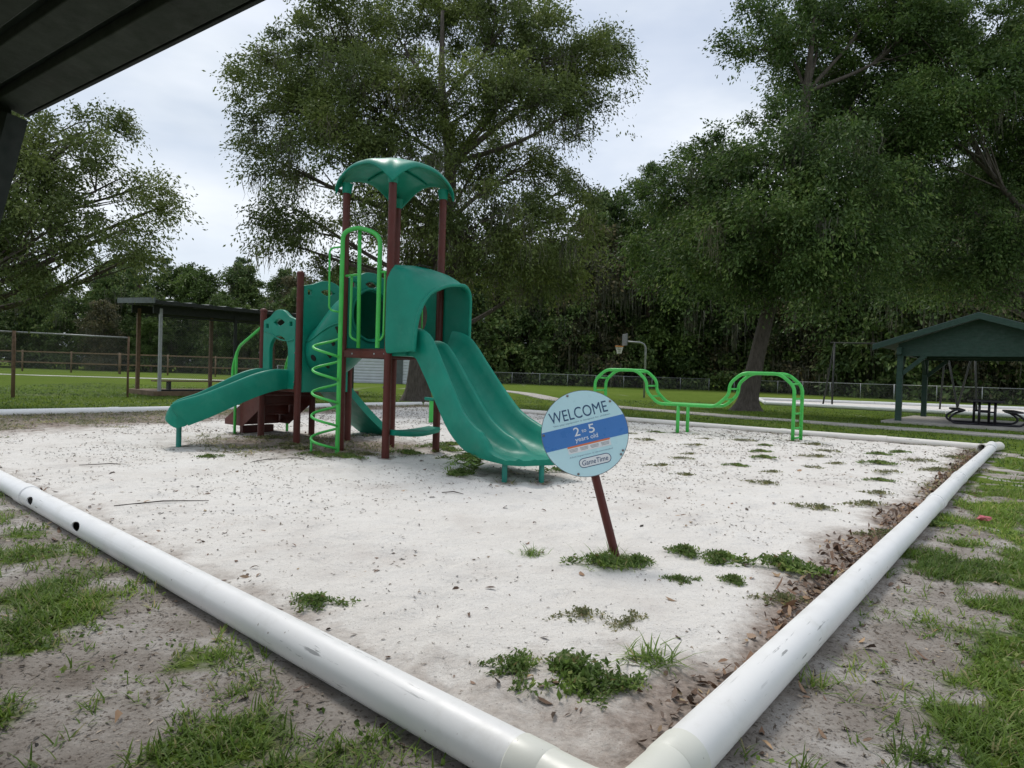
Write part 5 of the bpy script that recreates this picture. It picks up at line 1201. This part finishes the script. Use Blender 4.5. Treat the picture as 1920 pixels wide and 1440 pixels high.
# weed clumps in the sand: prototypes copied
def weed_mesh(seed, runners, spread, leafn, leaf, hgt, m):
    rg = np.random.default_rng(seed); cs = []
    for k in range(runners):
        a = rg.uniform(0, 2 * math.pi); L = spread * rg.uniform(0.4, 1.0); bend = rg.normal(0, 0.5)
        for t in np.linspace(0.05, 1, 9):
            aa = a + bend * t; cs.append((L * t * math.cos(aa), L * t * math.sin(aa) * 0.8, hgt * (0.15 + 0.85 * rg.random()) * (1 - 0.6 * t) + 0.006))
    cs = np.array(cs); rr = cs.reshape(runners, 9, 3); rr = np.concatenate([np.zeros((runners, 1, 3)) + np.array([0, 0, 0.01]), rr], 1); off = np.array([0.0022, 0.0022, 0.0])
    rq = np.stack([rr[:, :-1] - off, rr[:, :-1] + off, rr[:, 1:] + off, rr[:, 1:] - off], 2).reshape(-1, 4, 3); q = leaves(cs, np.full((len(cs), 3), 1.0) * np.array([0.038, 0.038, 0.014]), leafn, leaf, seed + 1, aspect=0.42, droop=-0.1)
    q[:, :, 2] = np.maximum(q[:, :, 2], 0.001)
    q = np.concatenate([q, rq]); me = quad_mesh('weed_clump', q); me.materials.append(m); return me
WM = [weed_mesh(1, 16, 0.20, 6, 0.021, 0.045, M['weed']), weed_mesh(2, 10, 0.25, 5, 0.021, 0.035, M['weed_dull']), weed_mesh(3, 18, 0.16, 8, 0.022, 0.060, M['weed']), weed_mesh(4, 9, 0.25, 6, 0.021, 0.04, M['weed_dull'])]
def gstrip(seed, n, ln, wd, spread, lean):
    me = strip_mesh('grass_clump', tufts(np.zeros(1), np.zeros(1), np.zeros(1), n, np.full(1, ln), wd, seed, spread, lean)); me.materials.append(M['grass']); return me
WM.append(gstrip(8, 130, 0.11, 0.006, 0.05, (0.35, 1.3))); WM.append(gstrip(9, 220, 0.13, 0.0065, 0.085, (0.3, 1.35)))
def weed(name, k, x, y, s, label, group=None, sx=1.0, rz=None, cat='weeds'):
    o = bpy.data.objects.new(name, WM[k]); col.objects.link(o); inside = float(outside(np.array(x), np.array(y))) < 0
    o.location = (x, y, float(sh(x, y) if inside else gh(x, y)) - 0.003); o.scale = (s * sx, s, s); o.rotation_euler = (0, 0, rnd.uniform(0, 6.28) if rz is None else rz)
    return tag(o, label, cat, group)
named = [(5, .66, 4.17, 0.95, 'wide grass clump growing round the foot of the sign post', 'grass_clump'), (4, .17, 4.28, 0.8, 'small dry weed clump just left of the sign post foot', 'weed_clump'), (2, 1.22, 4.38, 1.0, 'spindly weed leaning right of the sign post foot', 'weed_clump'),
         (0, -0.95, 3.29, 0.95, 'small dark weed tuft touching the near left pipe', 'weed_clump'), (2, .28, 2.55, 1.45, 'bushy clover clump on the sand nearest the pipe elbow', 'weed_clump'), (0, .44, 2.46, 0.9, 'flat weed patch on the soil in front of the bushy clover clump', 'weed_clump'), (0, .06, 2.58, 1.0, 'thin weed patch between the near left pipe and the clover clump', 'weed_clump'),
         (4, .63, 2.72, 1.1, 'bright grass clump standing beside the dead leaves near the elbow', 'grass_clump'), (1, .40, 3.22, 0.85, 'reddish dry weed in the middle of the near sand', 'weed_clump'), (3, .62, 3.17, 0.75, 'sprawling thin weed right of the reddish dry weed', 'weed_clump'),
         (1, 1.55, 3.55, 1.0, 'dark weed patch on the leaf drift by the right pipe', 'weed_clump'), (0, 1.75, 4.10, 1.6, 'broad weed patch beside the right pipe holding a scrap of plastic', 'weed_clump'), (2, 1.40, 4.22, 1.1, 'leafy weed at the left end of the broad weed patch', 'weed_clump'), (0, 1.05, 3.85, 0.65, 'tiny low weed alone on the sand before the right leaf drift', 'weed_clump'), (2, 1.36, 3.82, 0.7, 'pale tuft between the broad weed patch and the leaf drift', 'weed_clump'),
         (0, .60, 4.10, 1.25, 'leafy weed mat spreading in front of the sign post', 'weed_clump'), (2, .84, 4.16, 1.0, 'leafy weed mat on the right of the sign post foot', 'weed_clump'), (0, -3.83, 8.23, 0.9, 'single small tuft on the open sand left of the spiral climber', 'weed_clump'), (2, .62, 1.98, 0.01, '', '')]
for (k, x, y, s, lab, nm) in named[:-1]: weed(nm, k, x, y, s, lab, cat='grass' if nm == 'grass_clump' else 'weeds')
far = [(2.13,8.9),(2.6,9.6),(3.2,9.1),(3.0,7.5),(3.5,8.5),(4.3,9.2),(4.6,8.0),(4.1,7.1),(3.6,6.4),(5.2,8.8),(5.6,9.8),(6.2,9.3),(5.0,10.4),(6.6,10.3),(4.2,10.8),(3.3,11.3),(2.6,12.2),(5.6,11.3),(6.9,11.4),(7.5,10.9),(2.9,10.3),(1.7,11.0),(4.7,11.9),(3.9,12.8),(5.9,12.4),(2.5,13.4),(3.2,14.2),(1.6,13.0),(2.95,6.1),(4.9,7.2),(3.75,5.75),(3.1,5.2),(2.2,8.0),(4.6,12.6),(6.3,11.0),(1.4,9.7),(5.9,8.35),(6.9,9.5),(3.9,9.9),(4.9,9.6)]
for i, (x, y) in enumerate(far):
    weed('weed_clump', [1, 3, 0, 1][i % 4], x, y, rnd.uniform(0.75, 1.35), 'low dull weed clump on the white sand, ' + ('close to the right leaf drift' if float(sdist(A, B, x, y)) > -1.6 else 'near the green climbing bars' if y > 11.2 else 'far out between the sign and the bars' if y > 9.0 else 'in the open right of the sign'), 'weed clumps on the right half of the sand', rnd.uniform(1.0, 1.25), rnd.uniform(-0.4, 0.4))
und = [(-2.3,8.75),(-2.0,8.9),(-1.5,9.2),(-2.7,8.9),(-3.0,9.4),(-0.9,9.5),(-1.1,9.9),(-3.3,9.7),(-0.35,9.2),(-0.6,8.9),(-3.9,10.4),(-1.0,10.5),(-2.2,8.55),(0.2,8.6),(0.7,8.0)]
for i, (x, y) in enumerate(und):
    weed('weed_clump', [0, 1, 0][i % 3], x, y, rnd.uniform(0.9, 1.5), 'low green weed clump on the sand round the feet of the playground tower', 'weed clumps under the playground tower', rnd.uniform(1.0, 1.7), rnd.uniform(-0.4, 0.4))
# leafy sapling by the double slide
WP = empty('sapling', (-0.42, 7.55, 0.02)); tag(WP, 'leafy green sapling sprouting beside the foot of the double slide', 'plant')
rs_ = random.Random(4)
for k in range(9):
    a = rs_.uniform(0, 6.28); L = rs_.uniform(0.28, 0.46); b = MB(); up = rs_.uniform(0.12, 0.32)
    st = bezier([(0, 0, 0), (L * 0.5 * math.cos(a), L * 0.5 * math.sin(a), up), (L * math.cos(a), L * math.sin(a), up * 0.75)], 6)
    b.tube(st, [0.004 * (1 - 0.6 * i / 12) for i in range(len(st))], 5)
    o = b.build('stem', M['weed'], WP, smooth=True)
    for i in range(3, len(st)):
        t = (st[i] - st[i - 1]).normalized(); s = t.cross(Vector((0, 0, 1))).normalized()
        for sg in (-1, 1):
            dl = (s * sg + t * 0.5 + Vector((0, 0, rs_.uniform(-.5, .1)))).normalized(); ll = rs_.uniform(0.07, 0.11); ws = t * 0.014
            lf = MB(); p = st[i]; lf.add([p, p + dl * ll * 0.45 + ws, p + dl * ll, p + dl * ll * 0.45 - ws], [(0, 1, 2, 3)]); lf.build('leaf', M['weed'], o)
weed('weed_clump', 2, -0.55, 7.35, 1.3, 'green weed tuft in front of the leafy sapling')

# dead leaves and small debris on the sand and soil
def flat_bits(x, y, z, size, seed, aspect=0.45, tilt=0.5):
    """six-sided curled leaf shapes lying on the ground"""
    rg = np.random.default_rng(seed); n = len(x); a = rg.uniform(0, 2 * math.pi, n)
    ax = np.stack([np.cos(a), np.sin(a), rg.normal(0, tilt * 0.5, n)], -1); sd_ = np.stack([-np.sin(a), np.cos(a), rg.normal(0, tilt, n)], -1)
    L = (size * np.clip(rg.lognormal(-0.12, 0.38, n), 0.3, 1.5))[:, None]; Wd = L * aspect * rg.uniform(0.45, 1.2, (n, 1)); p = np.stack([x, y, z], -1)
    cu = (rg.normal(0, 0.16, (n, 1)) * L) * np.array([[0, 0, 1.0]]); j1, j2 = rg.uniform(0.1, 0.26, (2, n, 1))
    q = np.stack([p - ax * L / 2 + cu, p - ax * L * j1 + sd_ * Wd / 2, p + ax * L * j2 + sd_ * Wd * 0.42, p + ax * L / 2 + cu, p + ax * L * j1 - sd_ * Wd * 0.5, p - ax * L * j2 - sd_ * Wd * 0.44], 1)
    low = q[:, :, 2].min(1) - z; q[:, :, 2] -= (low - 0.001)[:, None]; return q
def hex_mesh(name, q):
    n, k = q.shape[:2]; me = bpy.data.meshes.new(name)
    me.vertices.add(k * n); me.vertices.foreach_set('co', np.ascontiguousarray(q, dtype=np.float32).ravel())
    me.loops.add(k * n); me.loops.foreach_set('vertex_index', np.arange(k * n, dtype=np.int32))
    me.polygons.add(n); me.polygons.foreach_set('loop_start', np.arange(0, k * n, k, dtype=np.int32)); me.update(); return me
def in_sand(x, y): return outside(x, y) < -0.085
x, y = scatter(94000, (-11, 10, 1.9, 21), lambda x, y: in_sand(x, y) * vis(x, y) * (0.10 + 0.9 * np.clip((fbm(x * 1.1, y * 1.1, 91, 4) - 0.42) / 0.2, 0, 1)) * np.clip(0.6 + y / 16, 0, 1), 13)
tag(link('sand_debris', hex_mesh('sand_debris', flat_bits(x, y, sh(x, y), 0.016 + 0.0020 * np.clip(y - 3, 0, 12), 14, 0.42, 0.35)), M['debris']), 'small dark leaf bits and twigs strewn over the sand', 'debris', kind='stuff')
x, y = scatter(5200, (-6, 8, 1.9, 12), lambda x, y: in_sand(x, y) * vis(x, y) * 0.16, 15)
qa = flat_bits(x, y, sh(x, y), 0.046, 16, 0.42, 0.3)
x, y = scatter(190000, (0.3, 9.0, 1.9, 12), lambda x, y: in_sand(x, y) * vis(x, y) * np.clip((soil_and_shade(x, y) - 0.35) / 0.45, 0, 1) ** 1.5 * (sdist(A, B, x, y) > -1.3) * np.clip((y - 2.0) / 0.8, 0.15, 1), 17)
qb = flat_bits(x, y, sh(x, y) + np.random.default_rng(3).random(len(x)) * 0.008, 0.040, 18, 0.45, 0.8)
x, y = scatter(9000, (-5, 7, 1.5, 8), lambda x, y: (outside(x, y) > 0.085) * vis(x, y) * (0.10 + 0.5 * np.clip(1 - outside(x, y) / 0.5, 0, 1)), 19)
qc = flat_bits(x, y, gh(x, y), 0.042, 20, 0.42, 0.5)
x, y = scatter(6000, (-9, 3, 2.2, 9), lambda x, y: in_sand(x, y) * vis(x, y) * (sdist(D, A, x, y) > -0.45) * 0.30, 25)
qd = flat_bits(x, y, sh(x, y), 0.04, 26, 0.42, 0.5)
tag(link('leaf_litter', hex_mesh('leaf_litter', np.concatenate([qa, qb, qc, qd])), M['litter']), 'brown dead leaves drifted along the pipes and over the sand', 'leaf litter', kind='stuff')
x, y = scatter(60000, (-5, 7, 1.4, 8), lambda x, y: (outside(x, y) > 0.085) * vis(x, y) * 0.7, 21)
tag(link('soil_debris', hex_mesh('soil_debris', flat_bits(x, y, gh(x, y), 0.020, 22, 0.35, 0.5)), M['debris']), 'bits of straw and bark on the bare soil', 'debris', kind='stuff')
# twigs
for i, (x, y, a, L) in enumerate(((-3.05, 8.15, 0.9, 0.45), (-2.75, 8.35, -0.5, 0.35), (-4.6, 7.4, 0.3, 0.6), (-0.55, 6.35, -0.1, 0.22), (-2.9, 5.4, 0.5, 0.7))):
    b = MB(); b.tube([(-L / 2, 0, 0.008), (0, 0.03, 0.018), (L / 2, -0.02, 0.008)], [0.004, 0.006, 0.003], 5)
    tag(b.build('twig', M['bark'], None, smooth=True, loc=(x, y, float(sh(x, y))), rot=(0, 0, a)), ['bent twig on the sand under the single slide', 'second twig crossing near the single slide', 'long twig on the sand by the back left weeds', 'short dark stick on the open sand before the double slide', 'thin branch lying beside the near left pipe'][i], 'twig', 'fallen twigs on the sand')
# litter
def crumple(name, x, y, s, m, label, seed, z):
    bm = bmesh.new(); bmesh.ops.create_icosphere(bm, subdivisions=2, radius=1); r = random.Random(seed)
    for v in bm.verts:
        k = r.uniform(0.55, 1.15); v.co = Vector((v.co.x * k * s, v.co.y * k * s * 0.7, max(0, v.co.z * k * s * 0.5 + s * 0.3)))
    me = bpy.data.meshes.new(name); bm.to_mesh(me); bm.free()
    return tag(link(name, me, m, loc=(x, y, z)), label, 'litter')
crumple('wrapper', 4.48, 6.05, 0.065, M['pink'], 'crumpled pink wrapper on the grass outside the right pipe', 3, 0.0)
crumple('plastic_scrap', 1.82, 4.18, 0.045, M['clear_litter'], 'crumpled clear plastic scrap in the weeds by the right pipe', 5, float(sh(1.82, 4.18)) + 0.02)
